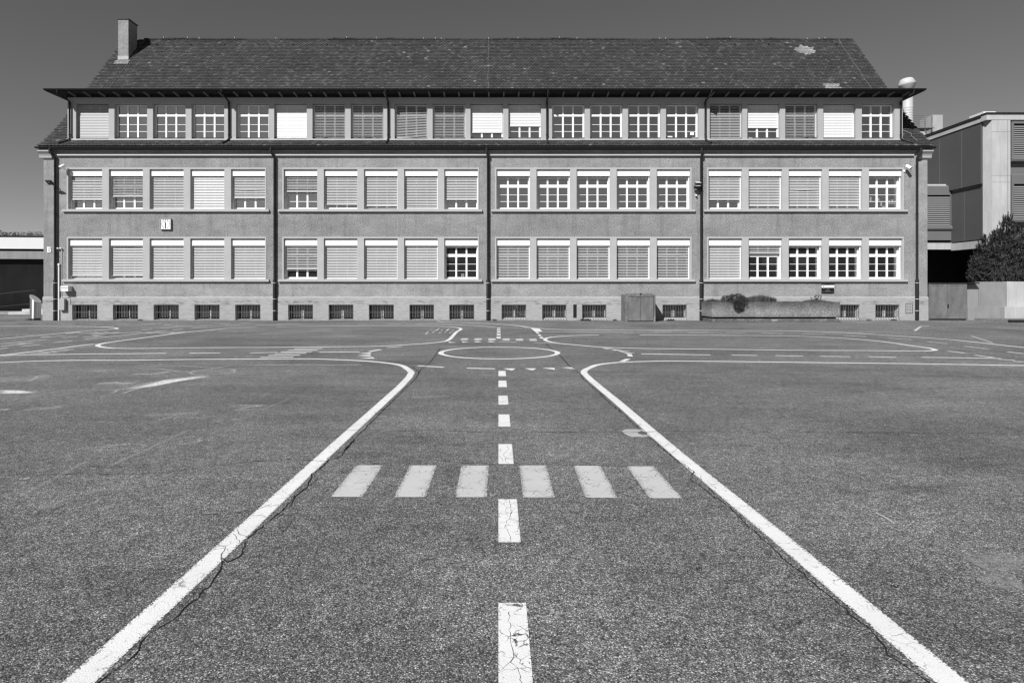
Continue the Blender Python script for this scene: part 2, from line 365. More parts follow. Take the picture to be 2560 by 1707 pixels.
# ------------------------------------------------------------------ plan of the painted layout, metres on the yard
LINES=[('edge_line',0.13,[(-10.45,13.209),(-9.952,13.462),(-9.348,13.598),(-8.02,13.64),(-7.138,13.758),(-6.226,13.845),(-5.34,13.878),(-4.151,13.911),(-3.511,13.758),(-2.861,13.493),(-2.395,13.189),(-2.126,12.936),(-1.972,12.725),(-1.756,12.143),(-1.611,11.628),(-1.573,11.212),(-1.551,10.351),(-1.56,8.707),(-1.589,6.36),(-1.611,3.53),(-1.623,2.43),(-1.63,1.2)]),('edge_line',0.13,[(10.582,12.683),(8.231,13.042),(6.783,13.189),(5.695,13.309),(4.189,13.462),(3.613,13.483),(3.01,13.39),(2.577,13.259),(2.189,12.994),(1.908,12.62),(1.856,12.489),(1.649,11.977),(1.577,11.628),(1.564,10.973),(1.577,10.089),(1.612,8.681),(1.66,5.76),(1.732,3.5),(1.754,2.43),(1.768,1.2)]),('edge_line',0.13,[(-9.238,26.186),(-8.328,26.383),(-7.035,26.664),(-5.785,26.745),(-4.879,26.868),(-3.47,26.745),(-2.512,26.383),(-1.91,25.953),(-1.608,25.427),(-1.503,24.956),(-1.524,22.843),(-1.514,20.566),(-1.519,19.278),(-1.574,18.742),(-2.028,18.029),(-2.509,17.578),(-3.114,17.148),(-3.6,16.982),(-4.313,16.9),(-5.304,16.803),(-6.422,16.691),(-7.629,16.643),(-8.586,16.549),(-9.639,16.395),(-10.033,16.456),(-10.495,16.739),(-10.9,17.148),(-11.069,17.403),(-11.281,17.992),(-11.342,18.603),(-11.334,19.278),(-11.31,20.761),(-11.31,22.55),(-11.001,24.0),(-10.652,25.135),(-9.913,25.763)]),('edge_line',0.13,[(-21.288,26.909),(-20.173,26.664),(-18.677,26.502),(-17.453,26.383),(-16.457,26.069),(-15.727,25.612),(-15.227,25.135),(-14.96,24.641),(-15.046,24.333),(-15.352,23.206),(-15.396,21.847),(-15.473,20.688),(-15.576,19.689)]),('edge_line',0.13,[(-11.584,14.642),(-11.542,15.083),(-11.447,16.243),(-11.419,17.49),(-11.37,17.72)]),('edge_line',0.13,[(-11.413,14.667),(-11.28,14.741),(-10.476,14.866),(-9.893,14.955),(-8.845,15.044),(-7.99,15.148)]),('edge_line',0.13,[(-2.97,30.782),(-2.657,30.095),(-1.531,29.439),(-0.252,28.529),(0.592,27.414),(0.987,26.583),(1.202,25.763),(1.459,25.207),(1.918,24.675),(2.62,24.266),(3.643,24.099),(5.387,23.967),(7.829,23.837),(10.105,23.612),(11.379,23.299),(12.377,22.55),(12.931,21.526),(13.244,20.985),(13.646,19.981),(13.862,19.32),(13.929,18.312),(13.894,17.283),(13.899,16.659)]),('edge_line',0.1,[(-3.703,28.072),(-2.17,27.849),(-1.054,26.992),(-0.093,25.687)]),('edge_line',0.11,[(1.495,23.084),(2.869,22.903),(4.859,22.637)]),('edge_line',0.13,[(4.791,21.316),(3.406,21.316),(2.45,21.01),(1.865,20.566),(1.579,20.095),(1.435,19.427),(1.47,18.702),(1.644,18.122),(2.18,17.403),(2.819,16.739),(3.692,16.425),(5.054,16.243),(6.849,16.005),(7.891,15.875),(8.971,15.846),(9.947,15.761),(10.473,15.733),(10.764,15.761),(11.056,15.947),(11.181,16.168),(11.291,16.534),(11.267,17.148),(11.355,17.992),(11.295,18.802),(10.989,19.711),(10.479,20.375),(9.804,20.81),(8.991,21.01),(6.958,21.188),(4.791,21.316)]),('edge_line',0.08,[(-10.581,27.5),(-6.791,27.938)]),('edge_line',0.13,[(9.584,14.25),(11.181,14.0)]),('edge_line',0.13,[(3.408,15.019),(4.977,14.766)]),('edge_line',0.13,[(-4.379,15.388),(-3.397,15.455)]),('lane_dash',0.11,[(-21.99,28.072),(-21.456,28.072)]),('lane_dash',0.11,[(-20.853,28.208),(-20.293,28.208)]),('lane_dash',0.11,[(-19.586,28.208),(-19.014,28.208)]),('lane_dash',0.11,[(-18.295,28.208),(-17.734,28.208)]),('lane_dash',0.11,[(-17.101,28.208),(-16.487,28.208)]),('lane_dash',0.11,[(-15.822,27.938),(-15.147,27.849)]),('lane_dash',0.11,[(-14.6,27.5),(-14.001,27.075)]),('lane_dash',0.11,[(-14.047,17.756),(-13.909,19.427)]),('lane_dash',0.11,[(-14.68,20.211),(-14.425,21.01)]),('lane_dash',0.11,[(-13.936,20.095),(-13.811,20.688)]),('lane_dash',0.11,[(-13.307,20.141),(-13.168,21.06)]),('lane_dash',0.11,[(-13.435,16.982),(-13.398,18.122)]),('lane_dash',0.11,[(-12.877,16.982),(-12.798,17.631)]),('lane_dash',0.11,[(-12.898,16.303),(-12.88,16.534)]),('lane_dash',0.11,[(-12.861,18.217),(-12.756,18.863)]),('lane_dash',0.11,[(-12.796,19.47),(-12.609,21.447),(-12.582,22.843)]),('lane_dash',0.11,[(-13.576,23.935),(-13.433,24.503)]),('lane_dash',0.11,[(-12.397,23.935),(-12.29,24.503)]),('lane_dash',0.11,[(-12.251,25.207),(-12.009,25.763)]),('lane_dash',0.11,[(-13.481,25.207),(-13.255,25.763)]),('lane_dash',0.11,[(-13.369,26.383),(-13.101,26.909)]),('lane_dash',0.11,[(-12.948,27.371),(-12.589,27.673)]),('lane_dash',0.11,[(-12.411,28.027),(-12.187,28.669)]),('lane_dash',0.11,[(-11.915,29.0),(-11.433,29.242)]),('lane_dash',0.11,[(-11.779,27.075),(-11.322,27.586)]),('lane_dash',0.11,[(-9.967,28.39),(-8.985,28.622)]),('lane_dash',0.11,[(-7.057,28.622),(-6.063,28.716)]),('lane_dash',0.11,[(-6.188,27.938),(-5.551,28.072)]),('lane_dash',0.11,[(-4.952,28.072),(-4.309,28.072)]),('lane_dash',0.11,[(5.538,22.637),(6.173,22.637)]),('lane_dash',0.11,[(6.828,22.637),(7.513,22.637)]),('lane_dash',0.11,[(8.137,22.579),(8.8,22.406)]),('lane_dash',0.11,[(9.365,22.32),(9.974,22.123)]),('lane_dash',0.11,[(10.559,21.929),(11.123,21.499)]),('lane_dash',0.11,[(11.532,21.06),(11.966,20.494)]),('lane_dash',0.11,[(12.329,19.867),(12.624,19.214)]),('lane_dash',0.11,[(12.63,18.564),(12.727,17.846)]),('lane_dash',0.11,[(12.583,17.015),(12.646,16.228)]),('lane_dash',0.11,[(12.513,15.483),(12.551,15.044)]),('lane_dash',0.11,[(11.197,15.69),(11.245,15.188)]),('lane_dash',0.11,[(11.128,14.704),(11.146,14.169)]),('lane_dash',0.11,[(10.952,13.801),(11.209,13.672)]),('lane_dash',0.11,[(10.954,13.411),(11.146,13.36)]),('lane_dash',0.11,[(-7.44,15.175),(-6.736,15.241)]),('lane_dash',0.11,[(-6.003,15.254),(-5.383,15.334)]),('lane_dash',0.11,[(5.462,14.766),(6.007,14.618)]),('lane_dash',0.11,[(6.426,14.618),(7.001,14.461)]),('lane_dash',0.11,[(7.388,14.461),(8.022,14.378)]),('lane_dash',0.11,[(8.438,14.378),(8.991,14.227)]),('turn_arrow',0.22,[(-13.494,17.756),(-13.488,17.992)]),('turn_arrow',0.22,[(-13.32,20.786),(-13.282,21.01)]),('turn_arrow',0.22,[(-14.712,20.328),(-14.618,20.566)]),('turn_arrow',0.22,[(-13.622,26.543),(-13.412,26.423)]),('crosswalk_stripe',0.16,[(-15.094,22.04),(-15.151,22.843)]),('crosswalk_stripe',0.16,[(-14.694,22.04),(-14.463,22.754)]),('crosswalk_stripe',0.16,[(-14.256,22.04),(-14.145,22.843)]),('crosswalk_stripe',0.16,[(-13.804,21.368),(-13.697,22.754)]),('crosswalk_stripe',0.16,[(-13.584,22.123),(-12.957,22.843)]),('crosswalk_stripe',0.16,[(-12.376,22.123),(-12.286,22.843)]),('crosswalk_stripe',0.16,[(-11.963,22.207),(-11.753,22.843)]),('crosswalk_stripe',0.16,[(-11.56,22.207),(-11.388,22.903)]),('crosswalk_stripe',0.16,[(-12.618,23.054),(-12.405,23.517)]),('crosswalk_stripe',0.13,[(-11.184,15.057),(-11.022,15.148)]),('crosswalk_stripe',0.13,[(-10.962,15.083),(-10.876,15.227)]),('crosswalk_stripe',0.13,[(-11.236,15.415),(-10.825,15.455)]),('crosswalk_stripe',0.13,[(-11.179,15.747),(-10.822,15.832)]),('crosswalk_stripe',0.13,[(-11.23,16.094),(-10.824,16.079)]),('crosswalk_stripe',0.2,[(-5.376,14.227),(-4.645,14.285)]),('crosswalk_stripe',0.2,[(-5.358,14.667),(-4.63,14.729)]),('crosswalk_stripe',0.2,[(-5.343,15.07),(-4.614,15.135)]),('crosswalk_stripe',0.2,[(-5.337,15.469),(-4.592,15.524)]),('crosswalk_stripe',0.2,[(-5.304,15.889),(-4.579,15.947)]),('crosswalk_stripe',0.2,[(-5.292,16.318),(-4.58,16.395)]),('lane_dash',0.13,[(-3.189,15.551),(-3.009,16.094)]),('lane_dash',0.13,[(-2.933,16.628),(-2.595,16.998)]),('crosswalk_bar',0.235,[(-1.114,4.619),(-1.115,5.454)]),('crosswalk_bar',0.235,[(-0.649,4.615),(-0.649,5.449)]),('crosswalk_bar',0.235,[(-0.202,4.612),(-0.201,5.444)]),('crosswalk_bar',0.235,[(0.296,4.608),(0.296,5.449)]),('crosswalk_bar',0.235,[(0.753,4.6),(0.765,5.438)]),('crosswalk_bar',0.235,[(1.221,4.589),(1.219,5.423)]),('crosswalk_bar',0.235,[(-1.052,19.11),(-1.047,19.867)]),('crosswalk_bar',0.235,[(-0.635,19.089),(-0.628,19.867)]),('crosswalk_bar',0.235,[(-0.2,19.006),(-0.199,19.823)]),('crosswalk_bar',0.235,[(0.229,18.924),(0.247,19.756)]),('crosswalk_bar',0.235,[(0.633,18.904),(0.66,19.711)]),('crosswalk_bar',0.235,[(1.058,18.843),(1.067,19.667)]),('centre_dash',0.134,[(0.067,11.832),(0.067,11.098)]),('centre_dash',0.134,[(0.067,10.563),(0.067,9.851)]),('centre_dash',0.134,[(0.067,9.058),(0.067,8.342)]),('centre_dash',0.134,[(0.067,7.691),(0.067,6.998)]),('centre_dash',0.134,[(0.067,6.202),(0.067,5.492)]),('centre_dash',0.134,[(0.067,4.567),(0.067,3.787)]),('centre_dash',0.134,[(0.067,3.053),(0.067,2.214)]),('centre_dash',0.134,[(0.006,25.39),(0.017,24.745)]),('centre_dash',0.134,[(0.006,24.232),(0.016,23.644)]),('centre_dash',0.134,[(0.006,23.237),(0.015,22.463)]),('centre_dash',0.134,[(0.005,21.902),(0.014,21.137)]),('centre_dash',0.134,[(0.005,20.566),(0.013,19.778)]),('lane_dash',0.12,[(-1.615,12.651),(-1.078,12.383)]),('lane_dash',0.12,[(-0.612,12.245),(-0.061,12.143)]),('lane_dash',0.1,[(0.005,18.447),(0.533,18.408)]),('lane_dash',0.1,[(1.023,18.217),(1.537,17.974)]),('lane_dash',0.1,[(15.501,23.454),(17.687,26.383),(18.407,26.868)]),('lane_dash',0.05,[(15.717,20.935),(14.224,18.122)]),('hopscotch_tick',0.05,[(-2.533,21.847),(-2.517,22.55)]),('hopscotch_tick',0.05,[(-2.606,22.993),(-2.58,23.299)]),('hopscotch_tick',0.05,[(-2.592,23.869),(-2.544,24.099)]),('hopscotch_tick',0.05,[(-2.355,23.454),(-2.331,24.71)]),('hopscotch_tick',0.05,[(-2.361,22.55),(-2.358,22.993)]),('hopscotch_tick',0.05,[(-2.166,23.837),(-2.138,24.099)]),('hopscotch_tick',0.05,[(-1.94,22.637),(-1.913,22.903)]),('hopscotch_tick',0.05,[(-1.944,23.517),(-1.928,24.606)]),('hopscotch_tick',0.05,[(-1.716,22.263),(-1.713,22.608)]),('hopscotch_tick',0.05,[(-1.702,22.993),(-1.691,23.299)]),('hopscotch_tick',0.05,[(-1.731,23.935),(-1.68,24.099)]),('hopscotch_tick',0.05,[(-2.537,24.033),(-2.409,24.099)]),('hopscotch_tick',0.05,[(-2.125,22.32),(-2.056,22.843)])]
POLYS=[('yield_triangle',[(-3.376,15.122),(-3.091,15.361),(-3.063,15.096)]),('yield_triangle',[(-3.313,14.729),(-3.04,14.993),(-2.999,14.729)]),('yield_triangle',[(-3.238,14.367),(-2.99,14.642),(-2.891,14.402)]),('yield_triangle',[(-3.074,13.933),(-2.839,14.261),(-2.738,13.966)]),('yield_triangle',[(-1.458,18.505),(-1.431,18.16),(-1.201,18.236)]),('yield_triangle',[(-1.077,18.682),(-1.056,18.331),(-0.837,18.388)]),('yield_triangle',[(-0.717,18.35),(-0.48,18.408),(-0.644,18.762)]),('yield_triangle',[(-0.329,18.388),(-0.083,18.408),(-0.23,18.762)]),('yield_triangle',[(2.711,16.518),(3.019,16.41),(2.789,16.228)]),('yield_triangle',[(2.866,16.108),(3.172,16.035),(2.929,15.846)]),('yield_triangle',[(2.972,15.747),(3.275,15.635),(3.02,15.469)]),('yield_triangle',[(3.007,15.334),(3.309,15.201),(3.062,15.083)]),('yield_triangle',[(0.086,12.211),(0.34,12.211),(0.258,11.864)]),('yield_triangle',[(0.498,12.211),(0.74,12.211),(0.649,11.896)]),('yield_triangle',[(0.856,12.262),(1.092,12.297),(1.078,11.977)]),('yield_triangle',[(1.227,12.331),(1.425,12.383),(1.473,12.076)]),('lane_dash',[(1.338,22.784),(1.437,22.784),(1.45,22.095),(1.345,22.095)]),('lane_dash',[(1.339,21.526),(1.441,21.526),(1.439,20.885),(1.335,20.885)]),('lane_dash',[(1.33,20.399),(1.436,20.399),(1.416,19.756),(1.314,19.756)]),('lane_dash',[(3.042,14.955),(3.158,14.955),(3.079,14.402),(2.967,14.402)]),('lane_dash',[(2.576,13.431),(2.676,13.38),(2.91,13.834),(2.818,13.911)]),('painted_patch',[(1.292,25.135),(1.605,24.78),(1.619,23.145),(1.342,22.843)])]
CHALK=[(0.04,[(-5.719,9.21),(-5.659,9.308),(-5.799,9.593),(-5.643,9.667),(-5.717,9.941),(-5.719,10.413)]),(0.05,[(-5.488,9.21),(-5.535,9.51),(-5.534,9.829),(-5.569,10.538)]),(0.05,[(-6.915,12.67),(-6.257,12.579),(-5.535,12.279),(-5.04,12.06),(-4.893,11.659),(-5.06,11.357),(-5.418,11.284),(-5.644,11.506),(-5.673,11.816),(-5.495,12.143),(-5.487,12.314),(-5.411,12.633),(-4.91,12.762)]),(0.05,[(-6.962,12.177),(-6.415,12.06),(-5.939,11.737),(-5.598,11.659)]),(0.09,[(-6.591,11.357),(-6.183,11.401),(-6.122,11.737)]),(0.05,[(-8.542,10.798),(-8.375,11.07),(-8.14,11.141),(-7.976,10.864),(-7.798,10.475),(-7.896,10.413)]),(0.08,[(-8.069,11.07),(-7.979,11.212)]),(0.1,[(-7.613,11.816),(-7.356,11.896)]),(0.12,[(-6.465,10.171),(-6.289,10.315),(-5.938,10.171)]),(0.05,[(-3.314,8.043),(-3.093,8.288)]),(0.04,[(-3.312,7.92),(-3.101,8.022)]),(0.025,[(-3.425,8.311),(-3.099,8.277)]),(0.03,[(-3.141,7.403),(-2.99,7.342)]),(0.03,[(-3.089,7.676),(-2.932,7.657)]),(0.03,[(-3.806,5.954),(-3.766,5.982)]),(0.03,[(-3.822,6.129),(-3.725,6.142),(-3.656,6.203),(-3.637,6.221)]),(0.025,[(-3.123,6.19),(-3.002,6.252),(-3.001,6.348),(-3.073,6.4)]),(0.03,[(-3.84,5.056),(-3.769,5.068)]),(0.02,[(-3.334,5.305),(-3.283,5.328)]),(0.05,[(-5.783,7.971),(-5.676,8.18)]),(0.02,[(-3.415,5.333),(-3.459,5.36)]),(0.1,[(-4.916,12.776),(-4.158,12.823),(-3.486,12.794),(-2.758,12.748)]),(0.1,[(-6.306,7.971),(-6.213,8.001)])]
FAINT=[(0.55,[(-5.675,9.72),(-5.539,10.413),(-5.092,11.001)]),(0.6,[(-8.287,10.475),(-8.026,10.732),(-7.799,10.932)]),(0.35,[(-6.503,10.231),(-5.884,10.231)]),(0.5,[(-5.737,11.737),(-4.959,11.816)]),(0.45,[(-7.403,9.357),(-6.788,9.357)]),(0.25,[(-5.977,7.92),(-5.674,8.234)]),(0.3,[(-3.513,8.234),(-3.073,8.234)]),(0.3,[(-4.275,7.629),(-3.671,7.724)]),(0.2,[(-3.213,4.4),(-3.075,4.463)]),(0.35,[(2.629,3.485),(2.936,3.525)]),(0.25,[(2.529,3.299),(2.704,3.246)]),(0.22,[(-1.233,8.874),(-0.707,9.011)]),(0.12,[(0.51,8.529),(0.836,8.406)]),(0.12,[(0.508,9.93),(1.104,9.896)]),(0.07,[(-3.515,4.628),(-3.579,5.122),(-3.645,5.606)]),(0.06,[(-3.346,5.388),(-3.336,5.954),(-3.35,6.873)]),(0.06,[(-3.934,7.273),(-3.901,7.772),(-3.572,7.92)]),(0.06,[(-2.994,7.92),(-2.905,8.816)]),(0.06,[(-2.077,7.148),(-1.684,7.248)]),(0.2,[(-7.645,22.843),(-7.206,23.145),(-5.988,22.696)]),(0.08,[(10.787,25.207),(13.698,24.956)]),(0.06,[(16.505,21.239),(16.681,20.885)]),(0.06,[(16.652,20.494),(16.92,20.281)]),(0.08,[(18.962,24.266),(19.216,24.033)]),(0.2,[(-9.883,22.406),(-8.676,22.55)]),(0.3,[(-24.438,30.89),(-23.642,30.621)]),(0.06,[(13.453,21.316),(14.647,21.447)])]
CHALKP=[[(-7.564,9.561),(-7.21,9.53),(-6.801,9.308),(-6.968,9.21),(-7.263,9.181)],[(-5.733,9.593),(-5.666,9.851),(-5.66,10.64),(-5.266,11.169),(-5.047,11.07),(-5.254,10.563),(-5.411,9.851),(-5.572,9.688)]]
CRACKS=[(0.014,[(1.354,17.819),(1.369,16.859),(1.398,16.027),(1.42,14.809),(1.429,13.447),(1.416,12.143),(1.481,11.506),(1.446,10.666),(1.468,9.941),(1.487,9.308),(1.492,8.681),(1.505,8.327),(1.532,7.539),(1.53,6.942),(1.594,5.53),(1.628,5.443),(1.624,5.239),(1.527,5.031),(1.559,4.924),(1.581,4.645),(1.611,4.396),(1.613,4.063),(1.608,3.882),(1.611,3.657),(1.615,3.528),(1.649,3.041),(1.637,2.902),(1.658,2.831),(1.647,2.721),(1.622,2.623),(1.633,2.551),(1.653,2.505),(1.659,2.435),(1.65,2.361)]),(0.013,[(-1.515,16.479),(-1.453,14.326),(-1.435,13.244),(-1.484,11.977),(-1.429,11.07),(-1.417,10.291),(-1.439,9.72),(-1.435,9.259),(-1.446,8.839),(-1.466,6.446),(-1.455,5.954),(-1.45,6.363),(-1.467,5.981),(-1.431,5.782),(-1.507,5.596),(-1.507,5.422),(-1.536,5.2),(-1.497,4.995),(-1.476,4.889),(-1.493,4.708),(-1.489,4.452),(-1.481,4.314),(-1.513,4.147),(-1.522,3.936),(-1.54,3.86),(-1.489,3.716),(-1.471,3.582),(-1.502,3.51),(-1.574,3.59),(-1.5,3.431),(-1.487,3.262),(-1.481,3.102),(-1.499,3.002),(-1.486,2.939),(-1.521,2.86),(-1.542,2.786),(-1.53,2.71),(-1.512,2.648),(-1.518,2.561),(-1.529,2.487),(-1.542,2.44),(-1.544,2.377)]),(0.016,[(-1.776,6.834),(-1.059,6.781),(-0.652,6.808),(-0.354,6.74),(0.111,6.703),(0.693,6.729),(1.319,6.719),(1.849,6.768),(3.046,6.727),(5.544,6.645)]),(0.02,[(1.646,11.69),(2.971,11.659),(4.86,11.357),(5.998,11.284),(7.462,11.141),(9.121,10.932)]),(0.015,[(-3.13,9.807),(-2.259,9.851),(-1.574,9.829)]),(0.012,[(-4.086,5.165),(-3.473,5.186),(-2.855,5.208),(-2.436,5.443),(-2.155,5.574),(-1.887,5.642),(-1.641,5.596),(-1.525,5.574),(-1.016,5.574),(-1.107,5.475),(-0.62,5.612),(-0.013,5.475),(0.519,5.475),(1.24,5.397)]),(0.01,[(-2.452,4.21),(-2.018,4.261),(-1.798,4.288),(-1.673,4.328),(-1.615,4.452)]),(0.008,[(-3.207,4.25),(-3.073,4.279),(-3.064,4.463)]),(0.008,[(-1.458,4.248),(-1.371,4.236),(-1.341,4.275)]),(0.008,[(-1.362,4.21),(-1.341,4.063),(-1.355,3.948)]),(0.009,[(-1.498,4.661),(-1.469,4.539),(-1.461,4.368)]),(0.007,[(-1.536,5.2),(-1.453,5.067),(-1.465,4.889)]),(0.006,[(-1.656,4.236),(-1.61,4.236),(-1.544,4.205)]),(0.007,[(-1.657,3.993),(-1.611,3.914),(-1.547,3.871)]),(0.006,[(0.05,2.97),(0.045,2.89),(0.063,2.854),(0.05,2.808),(0.051,2.731),(0.059,2.705),(0.065,2.658),(0.069,2.599),(0.051,2.565),(0.078,2.524),(0.087,2.47),(0.091,2.43),(0.091,2.377)]),(0.004,[(0.06,2.705),(0.078,2.731),(0.088,2.775),(0.081,2.814),(0.063,2.854)]),(0.004,[(0.051,2.565),(0.029,2.542),(0.012,2.514)]),(0.005,[(0.075,4.544),(0.088,4.301),(0.081,4.204),(0.057,4.142),(0.045,4.023),(0.06,3.938),(0.078,3.805)]),(0.005,[(0.084,6.134),(0.099,6.003),(0.041,5.786),(0.071,5.698),(0.055,5.612),(0.091,5.502)]),(0.02,[(-1.876,12.67),(-1.72,12.489),(-1.567,11.977),(-1.445,11.506)]),(0.009,[(0.868,11.816),(1.47,11.737)]),(0.008,[(-1.374,4.945),(-1.273,5.245),(-1.028,5.295)]),(0.008,[(3.309,5.121),(3.515,5.164),(3.928,5.207),(4.261,5.1)]),(0.01,[(8.09,18.904),(9.346,18.802),(10.371,18.603)]),(0.01,[(6.085,27.075),(8.865,26.992),(11.498,26.868)])]
MANHOLE=[(1.325,6.781),(1.384,6.872),(1.574,6.872),(1.602,6.505),(1.38,6.514),(1.341,6.603)]
TWIG=[(2.551,4.255),(2.569,4.183),(2.565,4.086)]
MCOVER=[(1.53,6.668),(1.481,6.668),(1.579,6.668)]

# ------------------------------------------------------------------ camera, sun, sky
CAMH = 1.515
cam = bpy.data.cameras.new('camera'); cam.lens = 630/1024*36; cam.sensor_width = 36
cam.shift_x = (512-498.4)/1024; cam.shift_y = -(341.2-290)/1024; cam.clip_start = .05; cam.clip_end = 4000
co = link(bpy.data.objects.new('camera', cam)); co.location = (0, 0, CAMH); co.rotation_euler = (R(90), 0, 0); S.camera = co

SUN = Vector((-.62, -1., .98)).normalized()
sl = bpy.data.lights.new('sun', 'SUN'); sl.energy = 4.0; sl.angle = R(.5); sl.color = (1, 1, 1)
so = link(bpy.data.objects.new('sun', sl)); so.rotation_euler = (-SUN).to_track_quat('-Z', 'Y').to_euler(); so.location = (-20, -30, 40)
W = bpy.data.worlds.new('World'); S.world = W; W.use_nodes = True
nt = W.node_tree; bg = nt.nodes['Background']
sky = nt.nodes.new('ShaderNodeTexSky'); sky.sky_type = 'NISHITA'; sky.sun_disc = False; sky.dust_density = .25
sky.sun_elevation = math.asin(SUN.z); sky.sun_rotation = math.atan2(SUN.x, SUN.y) % (2*math.pi)
sp = nt.nodes.new('ShaderNodeSeparateColor')          # black and white film behind a red filter: the red part of the sky only
nt.links.new(sky.outputs[0], sp.inputs[0]); nt.links.new(sp.outputs[0], bg.inputs[0]); bg.inputs[1].default_value = .05
S.cycles.filter_width = 1.35
S.view_settings.view_transform = 'Standard'; S.view_settings.look = 'None'; S.view_settings.exposure = .6; S.view_settings.gamma = 1

# ------------------------------------------------------------------ ground and everything painted on it
b = MB()
xs = [-900, -120, -45, -20, -8, 0, 8, 20, 45, 120, 900]; ys = [-300, -60, -15, 0, 6, 14, 24, 34, 60, 160, 1200]
b.grid([[(x, y, 0) for x in xs] for y in ys], 0, False)
ground = b.build('ground', M['asphalt'])
tag(ground, 'cracked grey asphalt school yard with a painted miniature road layout', 'ground', kind='structure')

def smooth(pts, n=5):
    if len(pts) < 4: return pts
    P = [Vector((p[0], p[1])) for p in pts]; out = []
    for i in range(len(P)-1):
        p0, p1, p2, p3 = P[max(i-1, 0)], P[i], P[i+1], P[min(i+2, len(P)-1)]
        d = (p2-p1).length
        if d < .02: continue
        def tang(a, bb, c):
            da, dc = (bb-a).length, (c-bb).length
            if da < 1e-6 or dc < 1e-6: return (c-a)*.5
            return ((bb-a)/da*dc + (c-bb)/dc*da)/(da+dc)*1.
        t1, t2 = tang(p0, p1, p2)*d, tang(p1, p2, p3)*d
        for k in range(n):
            t = k/n
            out.append(p1*(2*t**3-3*t*t+1)+t1*(t**3-2*t*t+t)+p2*(-2*t**3+3*t*t)+t2*(t**3-t*t))
    out.append(P[-1]); return [(p.x, p.y) for p in out]

def strip(mb, pts, w, z, jag=0., m=0, rnd=None):
    P = [Vector((p[0], p[1])) for p in pts]
    L, Rr, acc = [], [], [0.]
    for i, p in enumerate(P):
        a = (p-P[i-1]) if i else (P[1]-p); c = (P[i+1]-p) if i < len(P)-1 else a
        a.normalize(); c.normalize(); d = (a+c)
        d = d.normalized() if d.length > .2 else c
        nrm = Vector((-d.y, d.x)); k = min(1/max(nrm.dot(Vector((-c.y, c.x))), .5), 1.6)
        wl = wr = w/2*k
        if rnd: f_ = .30+.06*min(p.y, 16); wl *= rnd.uniform(.1, 1.9)*f_; wr *= rnd.uniform(.1, 1.9)*f_
        L.append(p+nrm*wl); Rr.append(p-nrm*wr)
        if i: acc.append(acc[-1]+(p-P[i-1]).length)
    for i in range(len(P)-1):
        q = (L[i], Rr[i], Rr[i+1], L[i+1])
        mb.face([(v.x, v.y, z) for v in q], m, False, uv=[(0, acc[i]), (1, acc[i]), (1, acc[i+1]), (0, acc[i+1])])

zi = .0012
def nextz():
    global zi
    zi += .000012
    return zi
def run_on(pts):
    pts = list(pts)              # lines that leave the view carry on across the yard
    for end in (0, -1):
        a = pts[end]; c = pts[1 if end == 0 else -2]
        if a[0]/a[1] < -.775 or a[0]/a[1] > .815:
            d = (Vector(a)-Vector(c)).normalized()*7; q = (a[0]+d.x, a[1]+d.y)
            pts = [q]+pts if end == 0 else pts+[q]
    return pts
for name, w, pts in LINES:
    if name == 'edge_line': pts = run_on(pts)
    mb = MB(); closed = len(pts) > 6 and (Vector(pts[0])-Vector(pts[-1])).length < .6
    sp_ = smooth(pts + ([pts[1]] if closed else [])) if len(pts) > 3 and name == 'edge_line' else pts
    strip(mb, sp_, w, nextz())
    mat = {'crosswalk_bar': 'paint_y', 'crosswalk_stripe': 'paint_w', 'centre_dash': 'paint_c', 'hopscotch_tick': 'paint'}.get(name, 'paint_w' if name in ('lane_dash', 'turn_arrow') and pts[0][1] > 16 else 'paint')
    o = mb.build(name, M[mat], ground)
    if name == 'crosswalk_bar': o['label'] = 'greyer crosswalk bar'
for name, poly in POLYS:
    mb = MB(); mb.face([(p[0], p[1], nextz()) for p in poly][:], 0, uv=[(.5, 0)]*len(poly))
    z = zi; mb.v = [(v[0], v[1], z) for v in mb.v]
    mb.build(name, M['paint'], ground)
mb = MB(); n = 72; rows = []
z = nextz(); cx, cy = .02, 15.33
for k in range(n):
    t0, t1 = 2*math.pi*k/n, 2*math.pi*(k+1)/n
    mb.face([(cx+r*math.cos(t), cy+r*math.sin(t)*1.02, z) for r, t in ((1.35, t0), (1.485, t0), (1.485, t1), (1.35, t1))], 0, uv=[(0, t0), (1, t0), (1, t1), (0, t1)])
mb.build('roundabout_ring', M['paint'], ground)

rnd = random.Random(5)
def wander(pts, step, amp):
    out = []
    for i in range(len(pts)-1):
        a, c = Vector(pts[i]), Vector(pts[i+1]); d = (c-a).length; k = max(1, min(200, int(d/step)))
        nn = Vector((-(c-a).y, (c-a).x))/max(d, 1e-6)
        for j in range(k):
            q = a.lerp(c, j/k) + nn*rnd.uniform(-amp, amp); out.append((q.x, q.y))
    out.append(pts[-1]); return out
for w, pts in CHALK:
    mb = MB(); strip(mb, wander(pts, .15, .012), w*1.6, nextz()); mb.build('chalk_line', M['chalk'], ground)
for w, pts in FAINT:
    mb = MB(); strip(mb, pts, w, nextz()); mb.build('faded_line', M['faint'], ground)
for poly in CHALKP:
    mb = MB(); z = nextz(); cx = sum(p[0] for p in poly)/len(poly); cy = sum(p[1] for p in poly)/len(poly)
    for k in range(len(poly)):
        a, c = poly[k], poly[(k+1) % len(poly)]
        mb.face([(a[0], a[1], z), (c[0], c[1], z), (cx, cy, z)], 0, uv=[(.10, 0), (.10, 1), (.5, .5)])
    mb.build('chalk_patch', M['chalkp'], ground)
zc = .0031
